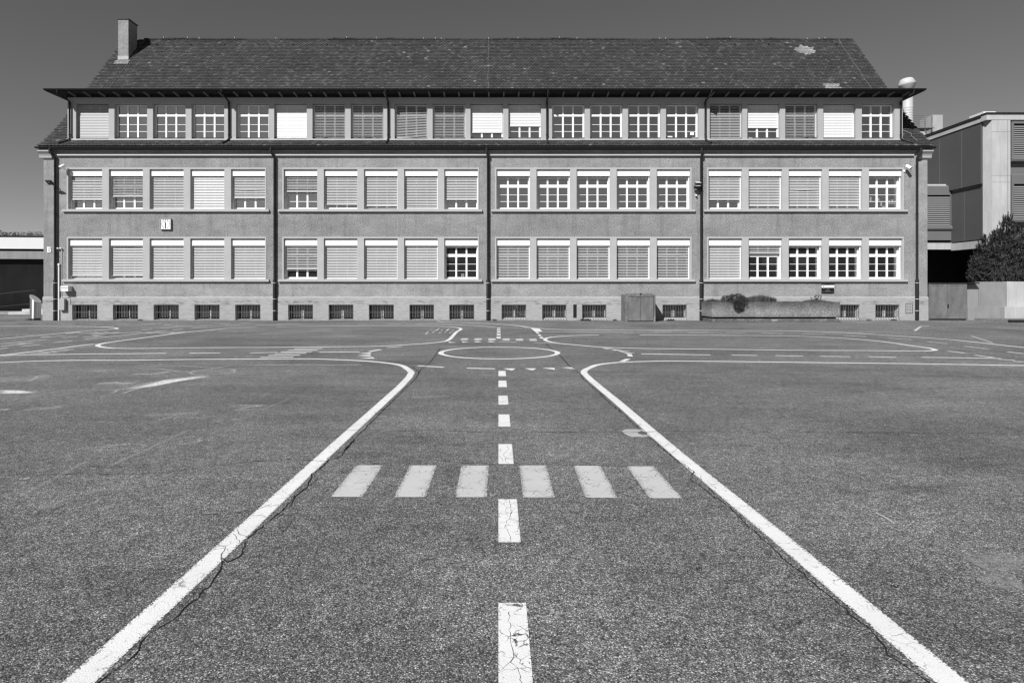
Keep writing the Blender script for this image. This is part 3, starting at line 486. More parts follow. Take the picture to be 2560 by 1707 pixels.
for i, (w, pts) in enumerate(CRACKS):
    mb = MB(); zc += .000012
    p = wander(pts, .04 if i < 2 else (.07 if w > .0065 else .02), .010 if i < 2 else min(.015, w*1.2))
    strip(mb, p, w*(1. if i < 2 else .75), zc, rnd=rnd)

    if i < 2:   # crumbled side pieces
        for k in range(0, len(p)-6, 7):
            if rnd.random() < .7:
                a = Vector(p[k]); dr = Vector((rnd.choice((-1, 1))*rnd.uniform(.03, .14), rnd.uniform(.05, .2)))
                q = wander([tuple(a), tuple(a+dr*.5), tuple(a+dr+Vector((rnd.uniform(-.04, .04), .06)))], .03, .008)
                strip(mb, q, .005, zc+.000004, rnd=rnd)
    mb.build('crack', M['crack'], ground)

mb = MB(); zc += .00002
strip(mb, wander([(-22.6, 31.43), (21.4, 31.43)], .22, .02), .10, zc, rnd=random.Random(9)); mb.build('dirt_seam', M['crumb'], ground)
# concrete surround with a small drain cover
t = thing('drain_cover', 'small oval drain cover set in a pale concrete patch beside the lane line', 'drain cover', (1.53, 6.67, 0))
mb = MB(); z = .0011
mb.face([(p[0], p[1], z) for p in MANHOLE], 0); mb.build('concrete_patch', M['board'], t)
mb = MB(); mb.lathe((1.527, 6.675, .0025), [(0, .006), (.042, .006), (.05, 0)], 20); mb.v = [(v[0], (v[1]-6.675)*1.3+6.675, v[2]) for v in mb.v]; mb.build('lid', M['bar'], t)
mb = MB(); mb.tube([(TWIG[0][0], TWIG[0][1], .012), (TWIG[1][0], TWIG[1][1], .008), (TWIG[2][0], TWIG[2][1], .006)], .006, 6)
tag(mb.build('twig', M['concrete_pale']), 'short pale curved twig lying on the asphalt', 'twig')
for i, (x, y, lab) in enumerate([(1.09, 3.42, 'dark crumb of dirt, nearest the last centre dash'), (1.55, 3.62, 'dark crumb of dirt, farthest back of the three'), (2.03, 3.22, 'dark crumb of dirt beside the lane line crack')]):
    mb = MB(); rr = random.Random(i)
    for k in range(9):
        c = Vector((x+rr.uniform(-.02, .02), y+rr.uniform(-.014, .014), .003)); r = rr.uniform(.002, .005)
        mb.lathe(c, [(0, r), (r*.8, r*.6), (r, 0)], 6)
    tag(mb.build('dirt_crumb', M['crack']), lab, 'dirt', 'dirt crumbs on the asphalt')

# ------------------------------------------------------------------ the school building
YW = 31.5
XL, XR = -22.74, 21.45
school = thing('school_building', 'long rendered school building with steep tiled roof and three rows of windows', 'building', (-.65, YW, 0))
BAYS = [(-21.5, 2.034, 1.70), (-10.73, 2.006, 1.674), (-.10, 2.003, 1.674), (10.5, 2.004, 1.674)]
ROWS = {'M': (5.565, 7.555), 'G': (2.075, 4.095)}
mg, mt = .075, .085
wall_holes = []
for x0, pt, w in BAYS:
    for z0, z1 in ROWS.values():
        wall_holes.append((x0-mg+.03, x0+4*pt+w+mg-.03, z0-.02, z1+mt-.03))
mb = MB(); mb.panel(XL, XR, 1.1, 8.46, wall_holes, YW, .1)
prof = [(31.22, 8.64), (31.7, 9.03), (32.36, 9.64), (33.38, 10.73), (35., 12.67), (38.5, 16.82)]
back = [(77.0-y, z) for y, z in prof[::-1][1:]]
gable = [(YW, 0), (YW, 8.46), (31.5, 8.78)] + prof[1:5] + [prof[5]] + back[:-2] + [(45.3, 9.03), (45.5, 8.46), (45.5, 0)]
gable = [(y, z-.06 if z > 8.5 else z) for y, z in gable]
for x in (XL, XR):
    mb.face([(x, y, z) for y, z in (gable if x == XR else gable[::-1])], 0)
mb.face([(XL, 45.5, 0), (XR, 45.5, 0), (XR, 45.5, 8.46), (XL, 45.5, 8.46)][::-1], 0)
mb.face([(XL, YW, 8.46), (XR, YW, 8.46), (XR, 31.28, 8.46), (XL, 31.28, 8.46)], 0)
mb.build('wall', M['stucco'], school)

# plinth with basement openings
BW = [(181.6, 244.6), (283.2, 346.1), (385, 448), (487, 549.8), (588.8, 651.7), (721, 783), (822, 883.7), (922.4, 984.8), (1024, 1085), (1123.4, 1185.5), (1254, 1315.4), (1355.4, 1416), (1455, 1515.8), (1555.5, 1616.2), (1655.8, 1716.5), (1786, 1847), (1886, 1947), (1987, 2047), (2087.5, 2148.2), (2187.4, 2248)]
BWX = [((a-1246)/50, (c-1246)/50) for a, c in BW]
BZ0, BZ1 = .035, .79
YP = YW-.035
slot = ((1433-1246)/50, (1441.8-1246)/50, .13, .80)
mb = MB(); mb.panel(XL-.03, XR+.03, 0, 1.15, [(a, c, BZ0, BZ1) for a, c in BWX] + [slot], YP, .42, .3, 0, 1)
mb.face([(XL-.03, YP, 1.15), (XR+.03, YP, 1.15), (XR+.03, YW+.01, 1.185), (XL-.03, YW+.01, 1.185)], 1)
mb.build('plinth', [M['plinth'], M['inner']], school)
mb = MB(); mb.box(slot[0]-.02, slot[1]+.02, YP+.03, YP+.35, slot[2]-.02, slot[3]+.02)
mb.build('vent_slot', M['iron'], school)
# little tiled vent at the right end
mb = MB(); vx0, vx1, vz0, vz1 = 20.35, 20.67, .375, .835
mb.box(vx0-.02, vx1+.02, YP-.012, YP+.02, vz0-.02, vz1+.02, 0)
for i in range(4):
    for j in range(6):
        x = vx0+.01+i*(vx1-vx0-.01)/4; z = vz0+.01+j*(vz1-vz0-.01)/6
        mb.box(x, x+.058, YP-.02, YP-.005, z, z+.058, 1)
mb.build('vent_tile_grid', [M['bar'], M['stone']], school)

# --- window kit -------------------------------------------------------------------------------------------
def window_mesh(w, h, box, trz, trh, fd, bars, rail=.10, rails=True):
    """casement frame: three columns, transom, glazing bars; local origin at the opening's lower left on the wall face"""
    top = h-box; s = .085; mb = MB(); y0, y1 = fd, fd+.07
    mb.box(0, s, y0, y1, 0, top); mb.box(w-s, w, y0, y1, 0, top)
    mb.box(s, w-s, y0, y1, top-.06, top); mb.box(s, w-s, y0-.004, y1, 0, rail)
    mb.box(s, w-s, y0-.012, y1, trz-trh/2, trz+trh/2)
    for fx in (.345, .655):
        x = w*fx; mb.box(x-.043, x+.043, y0-.003, y1, rail, trz-trh/2); mb.box(x-.04, x+.04, y0-.003, y1, trz+trh/2, top-.06)
    cols = [(s, w*.345-.043), (w*.345+.043, w*.655-.043), (w*.655+.043, w-s)]
    for z in bars:
        for a, c in cols: mb.box(a, c, y0+.02, y1-.01, z-.011, z+.011)
    # sloping metal sill and blind guide rails
    b0 = len(mb.v)
    mb.face([(0.0, .03, -.012), (w, .03, -.012), (w, fd, .035), (0, fd, .035)])
    mb.face([(0.0, .03, -.045), (w, .03, -.045), (w, .03, -.012), (0, .03, -.012)])
    if rails:
        mb.box(0, .045, .155, .205, .0, top+.02); mb.box(w-.045, w, .155, .205, .0, top+.02)
    return mb.mesh('window', M['frame'])
def pane_mesh(w, h, box, fd):
    mb = MB(); mb.box(.03, w-.03, fd+.035, fd+.045, .03, h-box-.02); mb.box(.02, w-.02, fd+.1, fd+.12, .0, h-.0, 1)
    return mb.mesh('pane', [M['glass'], M['dark']])
SLATS = {'c': (.050, .052, .0), 'o': (.055, .030, .0), 's': (.020, .075, .0), 'g': (.055, .028, .0), 'u': (.055, .034, .0), 't': (.05, .062, 0.)}
def blind_mesh(w, ztop, zbot, kind, seed, skew=0., grey=False):
    """exterior venetian blind: each slat a thin tilted, slightly cupped blade"""
    rr = random.Random(seed); mb = MB(); x0, x1 = .048, w-.048; dep, hgt, _ = SLATS[kind]; pitch = .080; yb = .165
    n = int((ztop-zbot-.05)/pitch)
    for i in range(n):
        zb = ztop-.01-(i+1)*pitch; j = rr.uniform(-.0015, .0015); tl = rr.uniform(.97, 1.03)
        sk = skew*(i/n+.4) if skew else 0.
        bow = rr.uniform(-.03, .03) if (kind in 'oc' and rr.random() < .03) else 0.
        nx = 6 if bow else 1
        rows = []
        for k in range(nx+1):
            x = x0+(x1-x0)*k/nx; dz = -sk*k/nx*1. + bow*math.sin(math.pi*k/nx)
            d = dep*tl
            rows.append([(x, yb-dep/2, zb+j+dz), (x, yb-dep/2+d*.42, zb+j+hgt*.58+dz), (x, yb-dep/2+d, zb+j+hgt+dz), (x, yb-dep/2+d+.003, zb+j+hgt-.002+dz), (x, yb-dep/2+d*.42+.004, zb+j+hgt*.58-.003+dz), (x, yb-dep/2+.003, zb+j-.001+dz)])
        mb.grid(rows, 0, False, closed=True)
        mb.face(rows[0][::-1]); mb.face(rows[-1])
    zb = ztop-.01-n*pitch-.055
    b0 = len(mb.v)
    mb.box(x0, x1, yb-.02, yb+.025, zb, zb+.05, 0)
    if skew:
        for i in range(b0, len(mb.v)):
            v = mb.v[i]; mb.v[i] = (v[0], v[1], v[2]+.06-skew*1.4*(v[0]-x0)/(x1-x0))
    for fx in (.22, .78): mb.box(w*fx-.004, w*fx+.004, yb+.02, yb+.024, zb, ztop, 0)
    return mb.mesh('blind', M['slat_grey' if grey else 'slat_bright' if kind in 'st' else 'slat'])
def blindbox_mesh(w, h, box):
    mb = MB(); mb.box(.006, w-.006, .07, .24, h-box+.03, h-.075)
    mb.box(.006, w-.006, .10, .24, h-.075, h-.002)
    return mb.mesh('blind_box', M['white'])

FD = .29
wm, pm, bm = {}, {}, {}
for w in (1.70, 1.674):
    wm[w] = window_mesh(w, 2.0, .36, 1.19, .15, FD, (.42, .755)); pm[w] = pane_mesh(w, 2.0, .36, FD); bm[w] = blindbox_mesh(w, 2.0, .36)
SCHED = {
 'M': ['c501', 'o491', 'c522', 't522', 'c496', 'o479', 'c512', 'c517', 'c522', 'c500', '', '', '', '', '', 'c501', 'c514', 'c515', 'c515', ''],
 'G': ['c690', 'c690', 'c697', 'c697', 'c697', 'o674', 'c697', 'c697', 'c697', '', 'u697', 'u697', 'o697', 'o697', 'o697', 'c697', 'o633', '', '', ''],
}
seed = 0
for row, (z0, z1) in ROWS.items():
    for bi, (x0, pt, w) in enumerate(BAYS):
        # cast stone surround with piers
        mb = MB(); holes = [(x0+k*pt, x0+k*pt+w, z0, z1) for k in range(5)]
        mb.panel(x0-mg, x0+4*pt+w+mg, z0-.03, z1+mt, holes, YW-.022, .42, .06)
        mb.build('window_surround', M['stone'], school)
        mb = MB(); mb.box(x0-.26, x0+4*pt+w+.22, YW-.115, YW+.02, z0-.135, z0-.035)
        mb.face([(x0-.26, YW-.115, z0-.035), (x0+4*pt+w+.22, YW-.115, z0-.035), (x0+4*pt+w+.22, YW, z0-.022), (x0-.26, YW, z0-.022)])
        mb.build('window_sill', M['stone'], school)
        for k in range(5):
            X = x0+k*pt
            wo = part('window', wm[w], school, False, (X, YW, z0))
            part('pane', pm[w], wo, True); part('blind_box', bm[w], wo, True)
            sc = SCHED[row][bi*5+k]; seed += 1
            if sc:
                yb = float(sc[1:]); zb = CAMH+(725-yb)/50-z0
                part('blind', blind_mesh(w, 2.0-.335, max(zb, .0), sc[0], seed), wo, True)

# dormer storey ------------------------------------------------------------------------------------------
YD = 31.7; DXL, DXR = -21.68, 20.34; SD = 1575/YD
DOP = [(189.3, 272.3), (285.4, 368.2), (381.8, 464.3), (477.9, 561), (589.6, 671.9), (684.9, 767.2), (781, 862.8), (877, 958), (986.7, 1068), (1081.7, 1162.9), (1177, 1257), (1271.3, 1352.2), (1381, 1461), (1475.3, 1556.4), (1570.6, 1651.2), (1664.8, 1746.5), (1774.3, 1856), (1869.6, 1949), (1963.6, 2044.7), (2058.9, 2139.2), (2154.2, 2236.7)]
DZ0, DZ1 = 9.13, 10.90; DW = 1.645
DOX = [((a+c)/2-1246)/SD-DW/2 for a, c in DOP]
mb = MB()
mb.panel(DXL, DXR, 8.95, 11.34, [(x, x+DW, DZ0, DZ1) for x in DOX], YD, .32)
for x in (DXL, DXR):
    mb.face([(x, YD, 8.95), (x, YD, 11.34), (x, 34.5, 11.34), (x, 34.5, 8.95)])
for x in DOX:    # fine vertical joints above each pier
    pass
mb.build('dormer_wall', M['dormer'], school)
mb = MB(); mb.box(DXL-.02, DXR+.02, YD-.06, YD+.02, 9.045, 9.115); mb.build('dormer_sill', M['trim'], school)
mb = MB(); mb.box(DXL-.03, DXR+.03, YD-.02, YD+.01, 8.98, 9.04); mb.face([(DXL, YD-.16, 8.935), (DXR, YD-.16, 8.935), (DXR, YD-.02, 9.0), (DXL, YD-.02, 9.0)])
mb.build('dormer_flashing', M['copper'], school)
dwm = window_mesh(DW, 1.77, .02, 1.215, .10, .20, (.415, .765), .075, False); dpm = pane_mesh(DW, 1.77, .02, .20)
DS = ['s347', '', '', '', '', 's347', 'g347', 'g347', 'k347', 'g347', 's331', 's315', '', '', '', '', 'c347', 's318', 'g347', 's345', '']
for k, x in enumerate(DOX):
    wo = part('window', dwm, school, False, (x, YD, DZ0)); part('pane', dpm, wo, True); seed += 1
    if DS[k]:
        zb = max(CAMH+(725-float(DS[k][1:]))/SD-DZ0, 0.)
        kd = DS[k][0]
        part('blind', blind_mesh(DW, 1.76, zb, {'k': 'u'}.get(kd, kd), seed, .055 if kd == 'k' else 0., k in (0, 16)), wo, True)
def papers(wi, items, fd, mat='sheet'):
    for a, c, z0, z1 in items:
        mb = MB(); mb.box(a, c, fd+.028, fd+.033, z0, z1); part('paper_notice', mb.mesh('paper_notice', M[mat]), wi, True)
DWN = [o for o in school.children if o.name.startswith('window') and o.data == dwm]
papers(DWN[15], [(.15, .39, .085, .19), (1.29, 1.48, .24, .38)], .20)
MWN = [o for o in school.children if o.name.startswith('window') and o.data == wm[1.674]]
papers(MWN[9], [(.12, .40, .115, .19), (.62, .74, .115, .17), (.78, 1.0, .115, .165), (1.2, 1.5, .115, .18)], FD, 'grey')
papers(MWN[14], [(.12, .2, .12, .42), (.24, .33, .43, .66), (.63, .72, .46, .60), (.78, .86, .2, .42), (.88, 1.0, .12, .2), (1.2, 1.26, .33, .5), (1.34, 1.42, .36, .52), (1.18, 1.5, .30, .34)], FD, 'joint')
papers(MWN[19], [(.82, .98, .12, .28)], FD, 'grey')
# dormer roof with wide eaves
EY, EZ, SO = 31.07, 11.42, .69
mb = MB()
mb.prism_x([(EY, EZ-.085), (EY, EZ), (34.7, 12.14), (34.7, 11.34), (YD, 11.335), (EY+.05, 11.335)], DXL-SO, DXR+SO)
mb.build('dormer_roof', M['wood'], school)
mb = MB(); mb.box(DXL-SO-.02, DXR+SO+.02, EY-.012, EY+.3, EZ+.003, EZ+.03)
mb.box(DXL-SO-.022, DXL-SO-.004, EY, 34.6, EZ-.03, EZ+.002); mb.box(DXR+SO+.004, DXR+SO+.022, EY, 34.6, EZ-.03, EZ+.002)
mb.build('eave_flashing', M['lead'], school)
def gutter(x0, x1, y, z, r, name):
    mb = MB(); n = 9; pr = [(y+r*math.cos(math.pi+math.pi*k/(n-1)), z+r*math.sin(math.pi+math.pi*k/(n-1))) for k in range(n)]
    mb.grid([[(x, p[0], p[1]) for p in pr] for x in (x0, x1)], 0, True)
    for x in (x0, x1): mb.face([(x, p[0], p[1]) for p in pr], 0)
    mb.tube([(x0, y-r, z+.004), (x1, y-r, z+.004)], .011, 6, 0)
    k = int((x1-x0)/.8)
    for i in range(k):
        x = x0+.4+i*.8; mb.box(x-.012, x+.012, y-r-.012, y+r, z+.0, z+.012)
    return mb.build(name, M['copper'], school)
gutter(DXL-SO, DXR+SO, EY-.07, EZ-.012, .065, 'gutter')
gutter(-22.96, 21.68, 31.235, 8.605, .065, 'gutter')
raft = None
x = -21.25; mb = MB(); mb.box(-.035, .035, EY+.06, YD, 11.215, 11.337)
mb.v = [(v[0], v[1]-YW, v[2]) if not (v[1] < EY+.1 and v[2] < 11.25) else (v[0], v[1]-YW, v[2]+.06) for v in mb.v]
rm = mb.mesh('rafter', M['raft'])
k = 0
while x < 20.4:
    part('rafter', rm, school, False, (x, YW, 0)); x += .742
mb = MB(); mb.box(DXL-.03, DXR+.03, YD-.035, YD+.01, 11.20, 11.335); mb.build('eave_board', M['wood'], school)

# main cornice, frieze and the flared corner corbels
mb = MB(); mb.prism_x([(YW+.02, 8.20), (YW-.10, 8.205), (YW-.12, 8.24), (YW-.10, 8.285), (YW+.02, 8.30)], -22.0, 20.72); mb.build('cornice', M['trim'], school)
for x0, x1 in ((-22.90, -22.28), (20.98, 21.60)):
    mb = MB(); mb.prism_x([(YW+.02, 8.08), (YW-.06, 8.08), (YW-.09, 8.12), (YW-.10, 8.20), (YW-.14, 8.29), (YW-.20, 8.36), (YW-.24, 8.40), (YW-.24, 8.47), (YW+.02, 8.47)], x0, x1)
    mb.build('corner_corbel', M['stone'], school)
mb = MB(); mb.box(-22.9, 21.62, 31.25, YW-.01, 8.475, 8.51); mb.build('eave_board', M['wood'], school)

# roof: underlay body + individually laid plain tiles
mb = MB()
body = prof + back
mb.prism_x(body + [(y, z-.14) for y, z in body[::-1]], XL-.05, XR+.05)
mb.build('roof_underlay', M['roofbase'], school)
seglen = [(Vector(prof[i+1])-Vector(prof[i])).length for i in range(5)]; tot = sum(seglen)
def on_roof(s):
    for i, L in enumerate(seglen):
        if s <= L or i == 4:
            a, c = Vector(prof[i]), Vector(prof[i+1]); d = (c-a)/L; p = a+d*s; return p, d, Vector((-d.y, d.x))
        s -= L
rr = random.Random(3); mb = MB()
TWD, EXPO = .19, .163
row = 0; s = .0
ncol = int((XR-XL+.12)/TWD)+1
while s < tot-.05:
    p, d, nn = on_roof(s); p2, d2, n2 = on_roof(min(s+.30, tot))
    for c in range(ncol):
        x = XL-.06+(c+(.5 if row % 2 else 0))*TWD
        if x-.1 > XR+.06: continue
        if DXL+.1 < x < DXR-.1 and 31.74 < p.x < 34.40: continue
        if p.x < 31.74 and DXL < x < DXR and s+.3 > .8: pass
        js = rr.uniform(-.010, .010); jr = rr.uniform(-.004, .007); w = TWD/2-.003
        u = rr.random(); tone = rr.uniform(.040, .058)
        if u < .14: tone = rr.uniform(.066, .088)
        elif u < .145: tone = rr.uniform(.12, .18)
        px_ = Vector((x, p.x))
        if 17.75 < x < 18.85 and 37.28 < p.x < 37.95 and abs((x-18.3)/.62)+abs((p.x-37.6)/.33) < 1.25: tone = rr.uniform(.20, .30)
        if 18.15 < x < 19.1 and p.x < 35.25 and p.x > 34.7 and rr.random() < .8: tone = rr.uniform(.17, .26)
        bot = []
        for fx, ds in ((-1, .045), (-.62, .012), (0, 0), (.62, .012), (1, .045)):
            q = p + d*(ds+js) + nn*(.056+jr); bot.append((x+fx*w, q.x, q.y))
        e = p2 + n2*.012; topR = (x+w, e.x, e.y); topL = (x-w, e.x, e.y)
        mb.face(bot + [topR, topL], 0, tone=tone)
        for i in range(4):
            a, c2 = bot[i], bot[i+1]; o = nn*-.034
            mb.face([(a[0], a[1]+o.x, a[2]+o.y), (c2[0], c2[1]+o.x, c2[2]+o.y), c2, a], 0, tone=tone*.8)
    s += EXPO; row += 1
mb.build('roof_tiles', M['tile'], school)
# ridge caps
mb = MB(); x = -21.6; i = 0
while x < XR+.02:
    L = .36; r0 = .125+rr.uniform(-.006, .006); z = 16.79+.022*math.sin(x*.55)+.012*math.sin(x*1.9+1)+rr.uniform(-.012, .012); n = 8
    rows = []
    for xx, r in ((x, r0), (x+L+.03, r0-.022)):
        rows.append([(xx, 38.5+r*math.cos(math.pi*k/n), z+r*math.sin(math.pi*k/n)*.95) for k in range(n+1)])
    mb.grid(rows, 0, True); mb.face(rows[0]); mb.face(rows[1][::-1])
    if rr.random() < .16: mb.box(x+.1, x+.13, 38.40, 38.5, z+.02, z+r0+.008, 1)
    x += L
mb.build('ridge_cap', [M['ridge'], M['lead']], school)
# lightning wires, snow hooks
def roof_pt(x, s, h=.07):
    p, d, nn = on_roof(s); q = p+nn*h; return (x, q.x, q.y)
sA = sum(seglen[:4])
for x0, x1 in ((-21.5, -21.6), (-.59, -.57), (20.7, 20.66)):
    mb = MB(); mb.tube([roof_pt(x0+(x1-x0)*(1-k/12.)*1.0+.03*math.sin(k*1.7), sA-.15+(tot-sA+.1)*k/12., .075) for k in range(13)], .008, 5); mb.build('lightning_wire', M['wire'], school)
mb = MB(); mb.tube([roof_pt(20.55, 1.7, .1), roof_pt(21.0, 1.2, .09), roof_pt(20.9, .9, .09), roof_pt(20.95, .4, .08)], .012, 5); mb.build('lightning_wire', M['wire'], school)
mb = MB(); x = -20.6
while x < 21:
    q = roof_pt(x, tot-.75, .06); mb.box(x-.012, x+.012, q[1]-.06, q[1]+.06, q[2], q[2]+.09); x += 2.05
mb.build('snow_hooks', M['iron'], school)

# chimney
ch = MB(); cx0, cx1, cy0, cy1 = -22.29, -21.69, 36.93, 37.83
ch.box(cx0, cx1, cy0, cy1, 14.6, 17.36)
cho = ch.build('chimney', M['stucco'], school)
mb = MB(); mb.box(cx0-.035, cx1+.035, cy0-.035, cy1+.035, 17.36, 17.42); mb.box(cx0+.05, cx1-.05, cy0+.05, cy1-.05, 17.42, 17.47); part('chimney_cap', mb.mesh('chimney_cap', M['copper']), cho, True)
mb = MB(); mb.box(cx0-.015, cx1+.015, cy0-.02, cy0+.3, 14.62, 15.22); mb.box(cx0-.12, cx1+.14, cy0-.36, cy0-.02, 14.62, 14.70, 0, Matrix.Translation((0, cy0, 14.9)) @ Matrix.Rotation(R(49), 4, 'X') @ Matrix.Translation((0, -cy0, -14.62)))
part('chimney_flashing', mb.mesh('chimney_flashing', M['lead']), cho, True)

# downpipes
def px(v, Y=31.4): return (v-1246)*Y/1575
def downpipe(x, xt=None):
    xt = x if xt is None else xt
    mb = MB(); yb = YW-.105
    mb.tube([(xt, 31.235, 8.57), (xt, 31.235, 8.40), (xt+(x-xt)*.5, 31.25, 8.26), (x, yb, 8.10), (x, yb, 2.02)], .058, 10)
    mb.lathe((xt, 31.235, 8.30), [(.075, .24), (.062, 0)], 10)
    for z in (7.7, 5.3, 3.3): mb.lathe((x, yb, z), [(.058, 0), (.07, .0), (.07, .03), (.058, .03)], 10)
    o = mb.build('downpipe', M['copper'], school)
    mb = MB(); mb.lathe((x, yb, 0), [(.085, 0), (.085, 1.98), (.072, 2.06)], 14); part('cast_iron_foot', mb.mesh('cast_iron_foot', M['iron']), o, True)
    mb = MB()
    for z in (1.86, 1.06, .48): mb.lathe((x, yb, z), [(.086, 0), (.095, 0), (.095, .028), (.086, .028)], 14)
    part('pipe_clip', mb.mesh('pipe_clip', M['galv']), o, True)
downpipe(px(138), px(131)); downpipe(px(686.5), px(680)); downpipe(px(1220), px(1217)); downpipe(px(1753), px(1752)); downpipe(px(2292.5), px(2297))
def dormer_pipe(x, kick):
    mb = MB(); yb = YD-.09
    mb.tube([(x+kick*.9, EY-.07, EZ-.06), (x+kick*.9, EY-.07, EZ-.2), (x, yb, 10.98), (x, yb, 9.12), (x+kick*.6, yb-.1, 8.98), (x+kick*1.6, 31.3, 8.84)], .045, 8)
    for z in (10.85, 9.3): mb.lathe((x, yb, z), [(.046, 0), (.058, 0), (.058, .03), (.046, .03)], 10)
    mb.build('dormer_downpipe', M['copper'], school)
for v, k in ((177, -.22), (574, -.12), (971, -.03), (1367, .02), (1762, .12), (2249.5, .28)): dormer_pipe((v-1246)/SD+.0, k)

# basement windows
def grille_mesh(w, seed):
    rr = random.Random(seed); mb = MB(); h = BZ1-BZ0; n = 10
    for i in range(n):
        x = .03+(w-.06)*i/(n-1); mb.tube([(x, .05, h-.0), (x, .05, .12), (x+.012, -.035, .02), (x+.014, -.04, -.02)], .011, 5)
    mb.box(.0, w, .045, .06, h*.5-.012, h*.5+.012, 0); mb.box(0, w, .045, .06, h-.02, h, 0)
    return mb.mesh('window_grille', M['bar'])
def basement_mesh(w, variant):
    mb = MB(); h = BZ1-BZ0; y = .30
    for a, c, mm in ((0, .05, 1), (w-.05, w, 1 if variant < 10 else 0), (w*.5-.065, w*.5-.012, 1 if variant < 5 else 0), (w*.5+.012, w*.5+.065, 0)): mb.box(a, c, y, y+.05, .05, h, mm)
    mb.box(.05, w-.05, y, y+.05, h-.05, h-.001, 1)
    mb.face([(0, .0, .004), (w, .0, .004), (w, .30, .035+.07*(variant > 9)), (0, .30, .035+.07*(variant > 9))])      # sloping sill
    return mb.mesh('basement_window', [M['stone'], M['copper']])
for i, (a, c) in enumerate(BWX):
    if 15 <= i <= 17: continue     # behind the planter
    w = c-a
    wo = part('basement_window', basement_mesh(w, i), school, False, (a, YP, BZ0))
    mb = MB(); mb.box(.01, w-.01, .325, .335, .1, BZ1-BZ0); mb.box(.01, w-.01, .36, .38, 0, BZ1-BZ0, 1)
    part('pane', mb.mesh('pane', [M['rearglass'], M['dark']]), wo, True)
    part('window_grille', grille_mesh(w, i), wo, True)
mb = MB()
for p, q in ((1, .0),): pass
# ------------------------------------------------------------------ things fixed to the school's front
def PX(v, Y=YW): return (v-1246)*Y/1575
def PZ(v, Y=YW): return CAMH+(725-v)*Y/1575

# wall clock
cx, cz = PX(415.8), PZ(560); hs = .275
t = thing('wall_clock', 'square white wall clock with black hands and hour strokes', 'clock', (cx, YW, cz-hs))
mb = MB(); y = YW-.10
mb.panel(cx-hs, cx+hs, cz-hs, cz+hs, [(cx-hs+.03, cx+hs-.03, cz-hs+.03, cz+hs-.03)], y, .035, .10); mb.build('case', M['cabinet'], t)
mb = MB(); mb.box(cx-hs+.03, cx+hs-.03, y+.03, y+.04, cz-hs+.03, cz+hs-.03); mb.build('dial', M['white'], t)
mb = MB()
for k in range(12):
    Mr = Matrix.Translation((cx, 0, cz)) @ Matrix.Rotation(R(30*k), 4, 'Y')
    mb.box(-.013, .013, y+.022, y+.029, .175, .232, 0, Mr)
mb.build('hour_strokes', M['black'], t)
for nm, ang, L, w in (('hour_hand', -14, .145, .017), ('minute_hand', 184, .205, .015)):
    mb = MB(); mb.box(-w, w, y+.012, y+.019, -.045, L, 0, Matrix.Translation((cx, -.006 if nm[0] == 'm' else 0, cz)) @ Matrix.Rotation(R(ang), 4, 'Y')); mb.build(nm, M['black'], t)

# building letter B
mb = MB(); hB = .29; sB = .062
def ring(cx, cz, ro, ri):
    n = 10; P = [(cx+ro*math.sin(math.pi*k/n), cz+ro*math.cos(math.pi*k/n)) for k in range(n+1)]; Q = [(cx+ri*math.sin(math.pi*k/n), cz+ri*math.cos(math.pi*k/n)) for k in range(n+1)]
    for y in (0, .022):
        for k in range(n): mb.face([(P[k][0], y, P[k][1]), (P[k+1][0], y, P[k+1][1]), (Q[k+1][0], y, Q[k+1][1]), (Q[k][0], y, Q[k][1])])
    for A in (P, Q):
        for k in range(n): mb.face([(A[k][0], 0, A[k][1]), (A[k+1][0], 0, A[k+1][1]), (A[k+1][0], .022, A[k+1][1]), (A[k][0], .022, A[k][1])])
mb.box(0, sB, 0, .022, 0, hB)
for za in (0, hB/2-.026, hB-.052): mb.box(sB, .11, .001, .021, za, za+.052)
ring(.11, .0855, .0855, .034); ring(.105, hB-.0715, .0715, .021)
o = mb.build('letter_sign', M['white'], None); o.location = (PX(118.8), YW-.03, PZ(631)); tag(o, 'white capital letter B fixed to the corner of the school wall', 'letter')

# information sign
x0, x1, z0, z1 = PX(2053.4), PX(2084.4), PZ(733), PZ(709.2)
t = thing('information_sign', 'small black and white information board on the wall above the planter', 'sign', ((x0+x1)/2, YW, z0))
mb = MB(); mb.box(x0, x1, YW-.03, YW, z0, z1); mb.build('board', M['black'], t)
H_ = z1-z0; Wd = x1-x0
mb = MB(); mb.box(x0-.004, x1+.004, YW-.034, YW-.029, z0+H_*.60, z0+H_*.86); mb.build('white_band', M['sheet'], t)
mb = MB(); yy = YW-.036
mb.lathe((x0+Wd*.17, yy, z0+H_*.745), [(0, 0), (.032, 0)], 12, axis='y'); mb.face([(x0+Wd*.12, yy, z0+H_*.735), (x0+Wd*.22, yy, z0+H_*.735), (x0+Wd*.17, yy, z0+H_*.61)])
for k, (a, c) in enumerate(((.35, .44), (.47, .57), (.60, .70), (.73, .80), (.82, .92))): mb.box(x0+Wd*a, x0+Wd*c, yy, yy+.002, z0+H_*.70, z0+H_*.755)
mb.build('pictogram', M['grey'], t)
mb = MB(); yy = YW-.033
mb.box(x0+Wd*.30, x0+Wd*.69, yy, yy+.002, z0+H_*.255, z0+H_*.30)
for k in range(9):
    a0, a1 = R(180*k/9), R(180*(k+1)/9); c = (x0+Wd*.495, z0+H_*.33)
    mb.face([(c[0]+r*math.cos(a), yy, c[1]+r*1.0*math.sin(a)) for r, a in ((.05, a0), (.066, a0), (.066, a1), (.05, a1))])
for a, c in ((.07, .25), (.33, .51), (.63, .75), (.81, .92)): mb.box(x0+Wd*a, x0+Wd*c, yy, yy+.002, z0+H_*.135, z0+H_*.165)
mb.box(x0+Wd*.70, x0+Wd*.93, yy, yy+.002, z0+H_*.91, z0+H_*.95)
